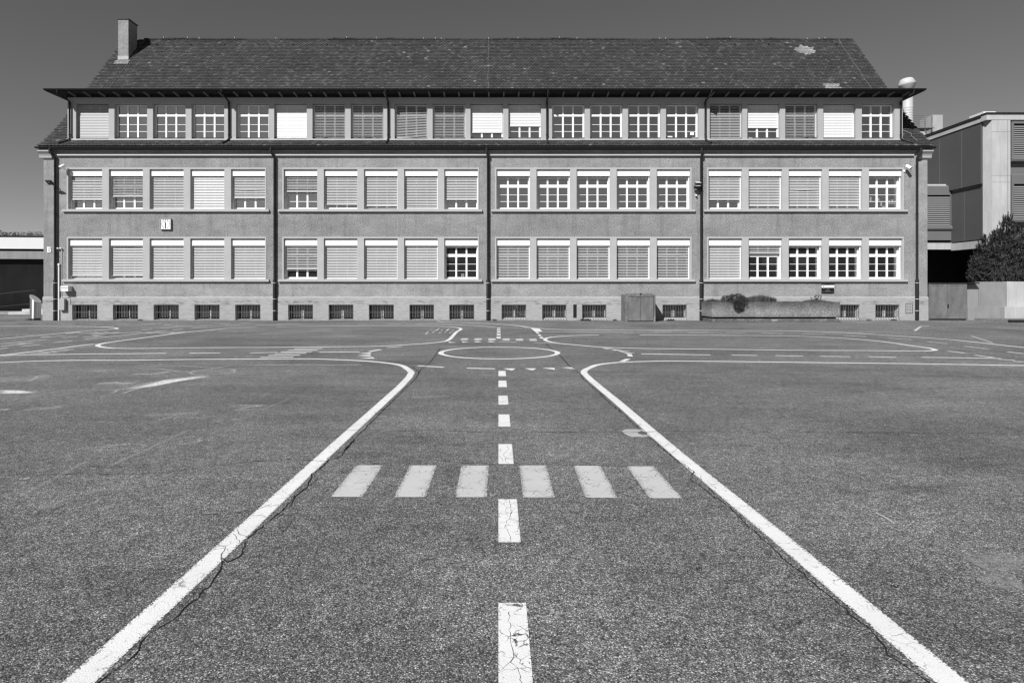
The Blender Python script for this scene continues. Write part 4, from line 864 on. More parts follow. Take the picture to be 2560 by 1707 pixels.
mb.lathe((x0+Wd*.17, yy, z0+H_*.55), [(0, 0), (.022, 0)], 10, axis='y'); mb.box(x0+Wd*.07, x0+Wd*.24, yy, yy+.002, z0+H_*.90, z0+H_*.955)
mb.build('lettering', M['grey'], t)

# letter box, meter box with conduit, twin sensor domes
x0, x1, z0, z1 = PX(150.9, 31.18), PX(170.3, 31.18), PZ(727.8, 31.18), PZ(714.5, 31.18)
t = thing('letter_box', 'white letter box with a slot, sticking out of the wall near the corner', 'letter box', ((x0+x1)/2, YW, z0))
mb = MB(); mb.box(x0, x1, YW-.32, YW, z0, z1); bevel(mb.build('body', M['lampw'], t), .006)
mb = MB(); mb.box(x0+.012, x1-.012, YW-.324, YW-.318, z0+.155, z0+.175); mb.build('slot', M['black'], t)
mb = MB(); mb.lathe((x0+.03, YW-.325, z0+.07), [(0, 0), (.018, 0), (.018, .01)], 10, axis='y'); mb.build('lock', M['black'], t)
x0, x1, z0, z1 = PX(146.2, 31.3), PX(160.4, 31.3), PZ(774.8, 31.3), PZ(746.5, 31.3)
t = thing('meter_box', 'pale grey meter box low on the wall above the asphalt', 'meter box', ((x0+x1)/2, YW, z0))
mb = MB(); mb.box(x0, x1, YW-.20, YW-.035, z0, z1); bevel(mb.build('body', M['cabinet'], t), .008)
mb = MB(); mb.box(x1+.0, x1+.004, YW-.17, YW-.06, z0+.05, z1-.05); mb.build('side_panel', M['cabinet'], t)
t = thing('conduit_pipe', 'pale vertical conduit pipe running down behind the meter box', 'pipe', (PX(149), YW, 0))
mb = MB(); xx = PX(149.5); mb.tube([(xx, YW-.07, 0), (xx, YW-.07, PZ(660))], .035, 10); mb.lathe((xx, YW-.07, PZ(660)), [(.05, -.06), (.05, .02), (0, .03)], 10); mb.build('pipe', M['lampw'], t)
mb = MB(); mb.tube([(PX(154.5), YW-.03, PZ(742)), (PX(154.5), YW-.03, PZ(660)), (PX(155.5), YW-.03, PZ(627))], .012, 6); mb.build('cable', M['galv'], t)
mb = MB(); mb.tube([(PX(156), YW-.05, PZ(743)), (PX(176.5), YW-.05, PZ(743)), (PX(177), YW-.05, PZ(760))], .016, 6); mb.build('bracket', M['galv'], t)
t = thing('door_bell_lamps', 'pair of small round white domes beside the downpipe', 'lamp', (PX(151), YW, PZ(622)))
for v in (147.5, 154.5):
    mb = MB(); mb.lathe((PX(v), YW-.13, PZ(621)), [(0, 0), (.032, .006), (.045, .03), (.045, .06), (.03, .13)], 14, axis='y'); mb.build('dome', M['lampw'], t)

# floodlights and spot lamps
def orient(p, d):
    return Matrix.Translation(p) @ Vector(d).to_track_quat('Y', 'Z').to_matrix().to_4x4()
t = thing('floodlight', 'flat black floodlight on a bracket at the corner downpipe, tilted down', 'floodlight', (PX(139), YW, PZ(463)), 'floodlights on the facade')
c = Vector((PX(124.5, 31.05), 31.05, PZ(456, 31.05)))
mb = MB(); Mo = Matrix.Translation(c) @ Matrix.Rotation(R(-30), 4, 'X'); mb.box(-.15, .15, -.17, .17, -.025, .03, 0, Mo); bevel(mb.build('housing', M['lampd'], t), .012)
mb = MB(); mb.box(-.07, .02, -.08, .02, -.036, -.026, 0, Mo); mb.build('lens', M['lampg'], t)
mb = MB(); mb.tube([c+Vector((.05, .15, -.09)), (PX(137, 31.3), 31.3, PZ(463)), (PX(141), YW-.02, PZ(466))], .028, 8); mb.build('bracket', M['lampd'], t)
t = thing('floodlight', 'twin black floodlight with a pale visor, halfway along the facade', 'floodlight', (PX(1742), YW, PZ(474)), 'floodlights on the facade')
c = Vector((PX(1744.5, 31.25), 31.25, PZ(458, 31.25)))
mb = MB(); mb.box(-.12, .12, -.14, .12, -.05, .04, 0, Matrix.Translation(c) @ Matrix.Rotation(R(18), 4, 'X')); bevel(mb.build('upper_housing', M['lampd'], t), .01)
mb = MB(); mb.box(-.12, .12, -.15, .1, .045, .06, 0, Matrix.Translation(c) @ Matrix.Rotation(R(18), 4, 'X')); mb.build('visor', M['lampw'], t)
c2 = c+Vector((-.03, .0, -.17)); Mo = Matrix.Translation(c2) @ Matrix.Rotation(R(-25), 4, 'X')
mb = MB(); mb.box(-.15, .15, -.12, .12, -.06, .06, 0, Mo); bevel(mb.build('lower_housing', M['lampd'], t), .015)
mb = MB(); mb.box(-.12, .12, -.127, -.118, -.052, .0, 0, Mo); mb.build('lens', M['lampg'], t)
mb = MB(); mb.box(c.x-.03, c.x+.03, 31.3, YW, c.z-.15, c.z-.07); mb.build('bracket', M['lampd'], t)
def spot(v, w, dirx, lab):
    p = Vector((PX(v, 31.25), 31.22, PZ(w, 31.25))); d = Vector((dirx, -.55, -.62)).normalized()
    t = thing('spot_lamp', lab, 'spot lamp', (p.x, YW, p.z-.15), 'white spot lamps on the facade')
    Q = d.to_track_quat('Z', 'Y').to_matrix().to_4x4(); Mo = Matrix.Translation(p) @ Q
    mb = MB(); mb.lathe((0, 0, 0), [(0, -.15), (.07, -.14), (.085, -.10), (.088, .13)], 18); mb.v = [tuple(Mo @ Vector(q)) for q in mb.v]; mb.build('housing', M['lampw'], t)
    mb = MB(); mb.lathe((0, 0, 0), [(0, .11), (.08, .11), (.088, .13)], 18); mb.v = [tuple(Mo @ Vector(q)) for q in mb.v]; mb.build('lens', M['bar'], t)
    mb = MB(); mb.tube([p, (p.x-dirx*.05, YW-.06, p.z-.13), (p.x-dirx*.12, YW, p.z-.15)], .022, 7); mb.box(p.x-dirx*.12-.05, p.x-dirx*.12+.05, YW-.05, YW, p.z-.2, p.z-.1); mb.build('bracket', M['lampw'], t)
spot(156, 416.5, -.55, 'white spot lamp above the corner of the first classroom window, aimed outward')
spot(2270.5, 417.5, .5, 'white spot lamp by the downpipe at the far end of the facade')
t = thing('motion_sensor', 'tiny white motion sensor on the wall below the twin floodlight', 'sensor', (PX(1740), YW, PZ(492)))
mb = MB(); mb.box(PX(1737.5), PX(1741), YW-.09, YW, PZ(490), PZ(486.5)); mb.build('body', M['lampw'], t)
mb = MB(); mb.lathe((PX(1740.4), YW-.07, PZ(491.5)), [(0, -.04), (.035, -.02), (.04, .02), (0, .04)], 10); mb.build('eye', M['lampd'], t)

# ------------------------------------------------------------------ utility box with steel doors
t = thing('utility_box', 'washed concrete box with a pair of blank steel doors against the wall', 'utility box', (6.85, 30.36, 0))
x0, x1, yf, zt = 6.13, 7.57, 30.36, 1.335
mb = MB(); mb.box(x0-.005, x0+.11, yf, 31.45, 0, zt-.11); mb.box(x1-.08, x1, yf, 31.45, 0, zt-.11); mb.box(x0-.005, x1, yf, 31.45, zt-.11, zt-.035); mb.box(x0+.11, x1-.08, yf+.1, yf+.2, 0, zt-.11)
mb.build('concrete_shell', M['concrete'], t)
for i, (a, c) in enumerate(((x0+.125, x0+.125+.605), (x0+.745, x1-.095))):
    mb = MB(); mb.box(a, c, yf+.015, yf+.06, .04, zt-.14); bevel(mb.build('door', M['steeldoor'], t), .008)
mb = MB(); mb.box(x0+.18, x1-.13, yf+.05, 31.3, zt-.033, zt-.0); mb.build('lid', M['bar'], t)
for a in (x0+.52, x0+1.08):
    mb = MB(); mb.tube([(a-.06, yf+.3, zt), (a-.06, yf+.3, zt+.07), (a+.06, yf+.3, zt+.07), (a+.06, yf+.3, zt)], .008, 6); mb.build('lid_handle', M['bar'], t)
mb = MB(); mb.box(x0+.70, x0+.77, yf+.0, yf+.08, zt-.06, zt+.03); mb.build('padlock', M['iron'], t)

# ------------------------------------------------------------------ planter and its plants
t = thing('planter', 'long rough concrete planter trough standing in front of the school wall', 'planter', (13.1, 30.4, 0))
x0, x1, yf, yb, zt = 10.10, 16.16, 29.80, 31.40, .955
mb = MB(); mb.box(x0, x1, yf, yf+.14, .245, zt); mb.box(x0, x1, yb-.14, yb, .245, zt); mb.box(x0, x0+.14, yf+.14, yb-.14, .245, zt); mb.box(x1-.14, x1, yf+.14, yb-.14, .245, zt); mb.box(x0+.14, x1-.14, yf+.14, yb-.14, .245, .35)
bevel(mb.build('trough', M['planter'], t), .012)
mb = MB(); mb.box(x0+.12, x1-.12, yf+.16, yb-.1, .16, .244); mb.build('shadow_gap_plinth', M['iron'], t)  # recess coloured black to paint the shadow line under the trough
mb = MB(); mb.box(x0+.05, x1-.03, yf+.06, yb-.06, 0, .16); mb.build('base', M['planter'], t)
mb = MB(); mb.face([(x0+.14, yf+.14, .89), (x1-.14, yf+.14, .89), (x1-.14, yb-.14, .89), (x0+.14, yb-.14, .89)]); mb.build('soil', M['soil'], t)
mb = MB(); pts = [(12.95+.012*k+.02*math.sin(k*2.1), yf+.052, .085+.035*math.sin(k*1.3)) for k in range(24)]; mb.tube(pts, .006, 4)
mb.build('chalk_scribble', M['sheet'], t)

def leaves(mb, c, rad, n, size, rr, up=.3, shell=.55, wid=.45):
    for i in range(n):
        u = rr.uniform(-1, 1); th = rr.uniform(0, 2*math.pi); q = math.sqrt(1-u*u); d = Vector((q*math.cos(th), q*math.sin(th), u))
        r = shell+(1-shell)*rr.random()**.6
        lump = 1+.16*math.sin(5*d.x+c[0]*3)*math.cos(4*d.z+c[2]*5)+.1*math.sin(9*d.y+7*d.x)
        p = Vector(c)+Vector((d.x*rad[0], d.y*rad[1], d.z*rad[2]))*r*lump
        ax = (d*.8+Vector((rr.uniform(-.8, .8), rr.uniform(-.8, .8), rr.uniform(-.4, .8)+up))).normalized()
        sd = ax.cross(Vector((rr.uniform(-1, 1), rr.uniform(-1, 1), rr.uniform(-1, 1)))).normalized()
        s = size*rr.uniform(.6, 1.3); nrm = ax.cross(sd)*.12*s
        mb.face([p, p+ax*s*.5+sd*s*wid+nrm, p+ax*s, p+ax*s*.5-sd*s*wid+nrm], 0)
rr = random.Random(11)
def bush(name, label, x, blobs, n, size, mat, wid=.45):
    mb = MB()
    for c, rad in blobs: leaves(mb, (x+c[0], c[1], c[2]), rad, int(n*rad[0]*rad[2]*60), size, rr, wid=wid)
    t = thing(name, label, 'shrub' if name == 'shrub' else 'plant', (x, 30.3, .89))
    mb.build('foliage', mat, t)
    mb = MB()
    for c, rad in blobs[:4]: mb.tube([(x, 30.3, .85), (x+c[0]*.6, (30.3+c[1])/2, .9+(c[2]-.9)*.4), (x+c[0], c[1], c[2])], [.02, .014, .006], 5)
    mb.build('stem', M['bark'], t)
bush('shrub', 'dense dark rounded shrub spilling over the front edge of the planter', PX(1838, 29.9), [((-.30, 30.05, 1.06), (.32, .3, .2)), ((.05, 29.95, 1.08), (.42, .4, .27)), ((.3, 29.9, 1.0), (.28, .3, .24)), ((.12, 29.76, .82), (.26, .16, .30)), ((.2, 29.78, .70), (.15, .12, .18))], 420, .034, M['bush'], .5)
def blades(name, label, x, w, h, n, mat, sprigs=0, dy=0.):
    t = thing(name, label, 'plant', (x, 30.2, .89)); mb = MB()
    for i in range(n):
        bx = x+rr.uniform(-w, w); by = rr.uniform(29.98, 30.5)+dy; L = h*rr.uniform(.45, 1.15)*(1-.35*abs(bx-x)/w)
        lean = Vector((rr.uniform(-.35, .35)+.3*(bx-x)/w, rr.uniform(-.35, .25), 1)).normalized(); sd = Vector((1, rr.uniform(-.5, .5), 0))*.009
        a = Vector((bx, by, .88)); m_ = a+lean*L*.6; e = a+lean*L+Vector((rr.uniform(-.04, .04), 0, -.01))
        mb.face([a-sd, a+sd, m_+sd, e, m_-sd])
        for k in range(4):
            p = a+lean*L*rr.uniform(.3, 1); d = Vector((rr.uniform(-1, 1), rr.uniform(-1, 1), rr.uniform(.1, .9))).normalized()*.045; s2 = Vector((.009, .004, .006))
            mb.face([p-s2, p+d*.5+s2*.8, p+d, p+d*.5-s2*.8])
    mb.build('foliage', mat, t)
    if sprigs:
        mb = MB()
        for i in range(sprigs):
            a = Vector((x+rr.uniform(-.25, .25), 30.2, .88)); dx = rr.uniform(-.3, .3); L = rr.uniform(.3, .46); pts = [a+Vector((dx*q, 0, L*q)) for q in (0, .35, .7, 1)]; mb.tube(pts, [.008, .007, .005, .003], 5)
            for k in range(9):
                q = rr.uniform(.35, 1); p = a+Vector((dx*q, 0, L*q)); d = Vector((rr.uniform(-1, 1), rr.uniform(-.5, .5), rr.uniform(-.1, .6))).normalized()*.07; s2 = d.cross(Vector((0, 1, .3))).normalized()*.016
                mb.face([p, p+d*.5+s2, p+d, p+d*.5-s2])
        mb.build('sprig', M['herb'], t)
blades('lavender', 'low spiky lavender tuft at the planter end nearest the utility box', 10.56, .34, .20, 800, M['herb'], 0, .75)
blades('rosemary', 'upright bushy herb right beside the dark shrub in the planter', PX(1903, 30.1), .64, .40, 2300, M['herb'])
blades('wild_rose', 'leggy plant with bare sprigs in the planter below the information board', 15.2, .5, .19, 1000, M['herb'], 9)
blades('creeping_herb', 'flat creeping plant at the planter end nearest the downpipe', 15.8, .2, .10, 300, M['herb'])
blades('creeping_herb', 'flat creeping plant between the rosemary and the leggy plant', PX(1975, 30.1), .42, .10, 420, M['herb'])

# weeds at the foot of the wall
for v, w, Yw, n, lab in ((1464, .22, 31.3, 60, 'small dark weed under the barred opening next to the narrow vent slot'), (1676, .16, 31.3, 40, 'small dark weed under the barred opening between utility box and planter'), (1537, .08, 31.35, 16, 'tiny weed at the wall just before the utility box'), (2171, .07, 31.35, 18, 'tiny weed at the wall just past the planter'), (2232, .12, 31.35, 24, 'tiny weed under the last barred opening by the corner'), (1236, .08, 31.35, 16, 'tiny weed at the foot of the middle downpipe'), (351, .09, 31.38, 16, 'tiny weed under the second barred opening')):
    x = PX(v, Yw); mb = MB()
    for i in range(n*3):
        a = Vector((x+rr.uniform(-w, w), Yw+rr.uniform(-.07, .05), .0)); d = Vector((rr.uniform(-1, 1), rr.uniform(-1, .3), rr.uniform(.2, 1))).normalized()*rr.uniform(.05, .15)*(.6+w*2); s2 = d.cross(Vector((0, 1, .2))).normalized()*.014
        mb.face([a, a+d*.5+s2, a+d, a+d*.5-s2])
    tag(mb.build('weed', M['bush']), lab, 'weed', 'weeds at the foot of the wall')

# ------------------------------------------------------------------ litter bin
bx, by = -23.44, 31.9
t = thing('litter_bin', 'cylindrical brushed steel litter bin with a slanted top beside the school corner', 'litter bin', (bx, by, 0))
mb = MB(); n = 32; r = .235; rows = []
def ztop(x): return 1.10-.42*(x/r)*.5-.04
for f in (0, 1): rows.append([(bx+r*math.cos(2*math.pi*k/n), by+r*math.sin(2*math.pi*k/n), .10 if f == 0 else ztop(r*math.cos(2*math.pi*k/n))) for k in range(n)])
mb.grid(rows, 0, True, True); mb.build('body', M['steel'], t)
mb = MB(); top = [(bx+(r+.008)*math.cos(2*math.pi*k/n), by+(r+.008)*math.sin(2*math.pi*k/n), ztop(r*math.cos(2*math.pi*k/n))) for k in range(n)]
top2 = [(p[0], p[1], p[2]+.03) for p in top]; mb.grid([top, top2], 0, True, True); mb.face(top2); mb.build('lid', M['galv'], t)
mb = MB(); mb.lathe((bx, by, 0), [(r-.02, 0), (r-.02, .099), (0, .10)], 24); mb.build('foot', M['iron'], t)
mb = MB()
for i in range(60):
    a = Vector((bx+rr.uniform(-.24, .3), by-.25+rr.uniform(-.1, .1), rr.uniform(0, .05))); leaves(mb, a, (.01, .01, .01), 1, .06, rr)
tag(mb.build('fallen_leaves', M['bush']), 'dry leaves gathered at the foot of the litter bin', 'leaves', kind='stuff')

# ------------------------------------------------------------------ utility cabinet and yard walls at the right
YC = 31.9
t = thing('utility_cabinet', 'large weathered grey steel cabinet with two doors beside the school corner', 'cabinet', (22.8, YC, 0))
xa, xb, zt = PX(2322, YC), PX(2419, YC), 1.85
mb = MB(); mb.box(xa, xb, YC+.03, YC+1.0, .06, zt); mb.build('body', M['steeldoor'], t)
xm = PX(2369.5, YC)
for a, c in ((xa+.09, xm-.012), (xm+.012, xb-.03)):
    mb = MB(); mb.box(a, c, YC, YC+.05, .07, zt-.03); o = bevel(mb.build('door', M['steeldoor'], t), .006)
    mb = MB(); mb.box(a+.08, c-.18, YC-.004, YC+.002, zt-.10, zt-.085); part('vent', mb.mesh('vent', M['iron']), o, False, None)
    o2 = o.children[0]; o2.matrix_parent_inverse = Matrix.Translation(-Vector(t.location)) @ Matrix.Translation(Vector(t.location))
mb = MB(); mb.box(xm-.03, xm+.03, YC-.03, YC, .72, .80); mb.box(xm-.02, xm+.02, YC-.05, YC-.01, .64, .72); mb.build('padlock', M['iron'], t)
mb = MB(); mb.box(xa, xa+.075, YC-.01, YC+.04, .05, zt); mb.build('frame_post', M['steeldoor'], t)
mb = MB(); mb.box(xa-.13, PX(2447, YC)+.02, YC-.03, YC+1.05, zt+.004, zt+.05); mb.build('top_plate', M['copper'], t)
mb = MB(); mb.box(xa-.02, xb, YC+.06, YC+.9, 0, .06); mb.build('base', M['iron'], t)

YR = 32.15
x0 = PX(2419, YR)
t = thing('yard_wall', 'tall board marked concrete yard wall below the pine', 'wall', (26, YR, 0))
segs = [(PX(2419, YR)+.01, PX(2447.5, YR), 1.83, M['wallc']), (PX(2448, YR), PX(2517, YR), 1.945, M['wallc']), (PX(2517.6, YR), 33.5, 1.955, M['board'])]
for a, c, z, mt_ in segs:
    mb = MB(); mb.box(a, c, YR+(.0 if z > 1.9 else .02), YR+.28, 0, z); bevel(mb.build('wall_panel', mt_, t), .008)
t = thing('low_wall', 'low concrete ledge running along the foot of the tall yard wall', 'wall', (26, 31.9, 0))
for a, c, mt_ in ((PX(2420, 31.8), PX(2511, 31.8), M['wallc']), (PX(2511.8, 31.8), 33.5, M['board'])):
    mb = MB(); mb.box(a, c, 31.8, YR-.005, 0, .68); bevel(mb.build('ledge_block', mt_, t), .01)
t = thing('raised_pavement', 'low raised strip with a dark kerb in front of the yard wall', 'pavement', (28, 29, 0)); t['kind'] = 'structure'
mb = MB(); mb.face([(23.95, 30.8, .02), (40, 30.8, .12), (40, 22, .12), (24.1, 22, .12), (23.95, 29.0, .10)]); mb.face([(23.95, 30.8, .02), (23.95, 29, .10), (24.1, 22, .12), (24.1, 22, 0), (23.95, 29, 0), (23.95, 30.8, 0)]); 
mb = MB(); mb.box(23.95, 40, 29.6, 31.7, 0, .10); mb.build('pavement', M['asphalt'], t)
mb = MB(); mb.box(23.93, 40, 29.42, 29.595, 0, .125); bevel(mb.build('kerb', M['copper'], t), .012)

# ------------------------------------------------------------------ pine behind the yard wall
rr = random.Random(23)
YT = 33.7; sc = 1575/YT
def tp(v, w, dy=0.): return Vector((PX(v, YT), YT+dy, PZ(w, YT)))
t = thing('pine_tree', 'dense dark pine growing above the concrete yard wall', 'tree', (PX(2530, YT), YT, 0))
lobes = [((2516, 582), 8, 38), ((2514, 618), 22, 40), ((2546, 606), 16, 38), ((2494, 622), 17, 46), ((2461, 634), 13, 36), ((2478, 640), 16, 30), ((2452, 668), 20, 32), ((2474, 670), 40, 46), ((2520, 660), 52, 50), ((2572, 650), 52, 62), ((2610, 680), 50, 50), ((2444, 692), 17, 20), ((2518, 704), 74, 34), ((2600, 720), 70, 40)]
mb = MB(); wood = MB(); cents = []
base = Vector((PX(2530, YT), YT, 0))
wood.tube([base, base+Vector((.02, 0, 1.2)), base+Vector((-.1, .05, 3.0)), tp(2516, 560)], [.16, .13, .07, .015], 10)
for (v, w), rx, rz in lobes:
    c = tp(v, w); a = rx/sc; h = rz/sc; dep = max(a*.9, .5)
    cents.append((c, a, h))
    wood.tube([base+Vector((0, 0, max(.5, c.z*.45))), base.lerp(c, .6)+Vector((0, 0, c.z*.1)), c], [.06, .04, .012], 6)
    n = int(330*(a*h+a*dep+h*dep))+40
    for i in range(n):
        u = rr.uniform(-1, 1); th = rr.uniform(0, 2*math.pi); q = math.sqrt(1-u*u); d = Vector((q*math.cos(th), q*math.sin(th), u))
        k = rr.uniform(.55, 1.04)
        p = c+Vector((d.x*a, d.y*dep, d.z*h))*k
        if p.z < 1.2: continue
        ax = (d*.75+Vector((rr.uniform(-.4, .4), rr.uniform(-.4, .4), .9))).normalized(); L = rr.uniform(.13, .23)
        s1 = ax.cross(Vector((.3, 1, .2))).normalized(); s2 = ax.cross(s1)
        for j in range(15):
            f = rr.uniform(.0, 1.); ph = rr.uniform(0, 2*math.pi); o_ = (s1*math.cos(ph)+s2*math.sin(ph))
            e = (ax*.75+o_*.75).normalized()*rr.uniform(.07, .11); p0 = p+ax*L*f; sd = e.cross(ax).normalized()*.011
            mb.face([p0-sd, p0+sd, p0+e])
for i in range(240):          # upright candle shoots that break up the outline
    (v, w), rx, rz = rr.choice(lobes); th = rr.uniform(0, math.pi); fy = rr.uniform(-1, .4)
    c = tp(v+rx*.95*math.cos(th), w-rz*.95*math.sin(th)); c.y += fy*max(rx/sc*.7, .3)*abs(math.sin(th))
    if c.z < 1.7 or c.x < tp(2440, 600).x: continue
    ax = Vector((.35*math.cos(th), fy*.2, 1)).normalized(); L = rr.uniform(.25, .58); s1 = ax.cross(Vector((.3, 1, .2))).normalized(); s2 = ax.cross(s1)
    for j in range(95):
        f = rr.random(); ph = rr.uniform(0, 2*math.pi); o_ = s1*math.cos(ph)+s2*math.sin(ph)
        e = (ax*.8+o_*.7).normalized()*rr.uniform(.07, .12)*(1.15-.5*f); p0 = c+ax*L*(f-.3); sd = e.cross(ax).normalized()*.011
        mb.face([p0-sd, p0+sd, p0+e])
mb.build('crown', M['pine'], t); wood.build('trunk', M['bark'], t)

# ------------------------------------------------------------------ modern building at the right
XS, YF = 29.65, 38.0
t = thing('modern_building', 'modern concrete building with dark metal panels and louvred windows at the right edge', 'building', (XS, YF, 0))
def QX(v, Y=YF): return (v-1246)*Y/1575
def QZ(v, Y=YF): return CAMH+(725-v)*Y/1575
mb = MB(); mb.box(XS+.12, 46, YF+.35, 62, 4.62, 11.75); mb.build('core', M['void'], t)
# side wall panels, upper row proud of the lower row
edges = [38.5, 40.1, 42.1, 44.6, 47.2, 50, 53]
for i in range(len(edges)-1):
    mb = MB(); mb.box(XS-.16, XS+.1, edges[i]+.012, edges[i+1]-.012, 8.02, 11.72); mb.build('wall_panel', M['panel'], t)
    mb = MB(); mb.box(XS, XS+.1, edges[i]+.012, edges[i+1]-.012, 4.64, 7.96); mb.build('wall_panel', M['panel'], t)
mb = MB()
for e in edges[1:-1]: mb.box(XS-.158, XS+.05, e-.012, e+.012, 8.03, 11.7); mb.box(XS+.003, XS+.05, e-.012, e+.012, 4.66, 7.95)
mb.build('joint_strip', M['joint'], t)
mb = MB(); mb.box(XS-.03, XS+.1, 38.5, 53, 7.97, 8.0); mb.build('drip_ledge', M['lead'], t)
# parapet and roof
mb = MB(); mb.box(XS-.22, XS+.14, YF+.5, 56, 11.76, 12.02); mb.box(XS-.22, 46, YF-.02, YF+.5, 11.78, 12.10); mb.build('parapet', M['board'], t)
mb = MB(); mb.box(XS-.26, XS+.3, YF+.4, 56, 12.03, 12.20); mb.box(XS-.24, 46, YF-.06, YF+.4, 12.11, 12.22); mb.build('roof_edge', M['copper'], t)
mb = MB(); mb.box(XS+.3, 46, YF+.4, 62, 11.8, 12.08); mb.build('roof', M['concrete'], t)
mb = MB(); mb.box(XS-.2, XS+.55, YF+.25, YF+1.4, 12.21, 12.36); mb.build('roof_curb', M['fascia'], t)
# corner column
mb = MB(); c0, c1 = XS-.05, QX(2526)
mb.face([(c0, YF+.5, 0), (c0+.18, YF, 0), (c0+.18, YF, 11.77), (c0, YF+.5, 11.77)]); mb.box(c0+.18, c1, YF, YF+.5, 0, 11.77)
mb.build('corner_column', M['board'], t)
mb = MB()
for z in (8.42, 8.02, 11.05): mb.box(c0+.17, c1+.005, YF-.004, YF+.02, z, z+.012)
mb.box(QX(2519), QX(2519)+.02, YF-.003, YF+.02, 0, 11.75)
mb.build('column_joint', M['bar'], t)
# front bays with rounded casings and louvres
def casing(x0, x1, zt, zb, y, name):
    """rounded metal window casing with louvre blades"""
    o = MB(); o.prism_x([(y+.3, zt+.62), (y+.08, zt+.62), (y, zt+.54), (y, zt), (y+.3, zt)], x0, x1)
    o.prism_x([(y+.3, zb), (y-.02, zb), (y-.10, zb-.06), (y-.12, zb-.16), (y-.08, zb-.26), (y+.02, zb-.30), (y+.3, zb-.30)], x0-.05, x1+.05)
    o.box(x0, x0+.14, y, y+.3, zb, zt); o.box(x1-.08, x1, y, y+.3, zb, zt)
    w_ = o.build(name, M['panel_f'], t)
    l_ = MB(); z = zb+.04
    while z < zt-.1:
        l_.face([(x0+.14, y+.06, z), (x1-.08, y+.06, z), (x1-.08, y+.13, z+.10), (x0+.14, y+.13, z+.10)]); l_.face([(x0+.14, y+.06, z), (x0+.14, y+.08, z-.012), (x1-.08, y+.08, z-.012), (x1-.08, y+.06, z)]); z += .128
    q = l_.build('louvre', M['louvre'], t); q.parent = w_; q.matrix_parent_inverse = Matrix.Identity(4)
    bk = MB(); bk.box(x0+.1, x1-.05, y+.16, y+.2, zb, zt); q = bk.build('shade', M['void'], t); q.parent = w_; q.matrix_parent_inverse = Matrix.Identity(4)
mb = MB(); mb.box(c1+.01, 46, YF+.3, YF+.4, 4.3, 11.77); mb.build('front_panel', M['panel_f'], t)
for zt, zb in ((QZ(308), QZ(392)), (QZ(459), QZ(544))):
    casing(c1+.12, c1+4.2, zt, zb, YF+.05, 'louvred_window'); casing(c1+4.6, c1+8.6, zt, zb, YF+.05, 'louvred_window')
# projecting bay on the side wall, seen next to the school
YB = 41.2; b1 = QX(2380.5, YB); b0 = b1-4.2
mb = MB(); mb.box(b0, b1+.2, YB+.3, 44, QZ(601, YB), QZ(466, YB)); mb.box(b0, b1, YB+.05, YB+.3, QZ(600, YB), QZ(577, YB)); mb.build('bay_box', M['panel_f'], t)
casing(b0, b1, QZ(487, YB), QZ(564, YB), YB+.04, 'louvred_window')
mb = MB(); mb.prism_x([(YB+.2, QZ(466, YB)+.005), (YB+.35, QZ(458, YB)), (44, QZ(454, YB)), (44, QZ(466, YB)+.005)], b0, b1-.1); mb.build('bay_roof', M['concrete_pale'], t)
mb = MB(); mb.box(XS-.06, XS+.3, YF+.5, YB-.01, 4.10, 4.56); mb.box(b0, XS+.3, YB, YB+.4, 4.18, 4.60); mb.build('concrete_fascia', M['board'], t)
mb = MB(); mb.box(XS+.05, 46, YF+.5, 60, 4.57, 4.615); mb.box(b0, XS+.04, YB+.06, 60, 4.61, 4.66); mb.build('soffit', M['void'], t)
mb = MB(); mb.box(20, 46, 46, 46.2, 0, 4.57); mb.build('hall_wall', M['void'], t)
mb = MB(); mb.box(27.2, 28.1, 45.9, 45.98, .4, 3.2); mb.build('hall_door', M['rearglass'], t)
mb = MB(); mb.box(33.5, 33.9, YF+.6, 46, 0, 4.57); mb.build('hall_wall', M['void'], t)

# rooftop: duct, platform with railing and ladder, white block
YD2 = 47.0
t = thing('exhaust_duct', 'ribbed white exhaust duct with a flared cowl rising behind the school roof', 'duct', (QX(2269, YD2), YD2, 12.1))
dx, r = QX(2269, YD2), (2281-2257)/2*YD2/1575
zt = QZ(223, YD2); mb = MB()
prf = [(r, 12.1-zt)]
zz = QZ(330, YD2)-zt
while zz < QZ(270, YD2)-zt: prf += [(r, zz), (r+.02, zz+.05), (r+.02, zz+.09), (r, zz+.14)]; zz += .19
prf += [(r, 0.)]
mb.lathe((dx, YD2, zt), prf, 28); mb.build('pipe', M['duct'], t)
cw = (2288.5-2248)/2*YD2/1575
mb = MB(); mb.lathe((dx, YD2, zt), [(r, -.06), (cw*.70, 0), (cw*.97, .31), (cw, .34), (cw*.80, .62), (cw*.66, .76), (cw*.5, .80), (0, .81)], 28); mb.v = [tuple(Matrix.Translation((dx, YD2, zt)) @ Matrix.Rotation(R(-7), 4, 'Y') @ Matrix.Translation((-dx, -YD2, -zt)) @ Vector(v)) for v in mb.v]; mb.build('cowl', M['duct'], t)
t = thing('roof_block', 'white rendered block on the flat roof beside the railing', 'roof block', (QX(2345, 47.6), 47.6, 12.1))
mb = MB(); mb.box(QX(2331, 47.6), QX(2357, 47.6), 47.6, 49, 12.08, QZ(287, 47.6)); mb.box(QX(2275, 47.6), QX(2331, 47.6), 48.2, 49, 12.08, QZ(319, 47.6)); mb.build('render', M['concrete_pale'], t)
t = thing('roof_ladder', 'small railed platform and ladder on the flat roof', 'ladder', (QX(2310, YD2), YD2, 12.1))
mb = MB(); xA, xB = QX(2282, YD2), QX(2312.5, YD2)
for i in range(6):
    z = QZ(289+i*5.2, YD2); mb.tube([(xA, YD2, z), (xB, YD2, z)], .022, 5)
for v in (2312.5, 2330): mb.tube([(QX(v, YD2), YD2, QZ(321, YD2)), (QX(v, YD2), YD2, QZ(289, YD2))], .045, 6)
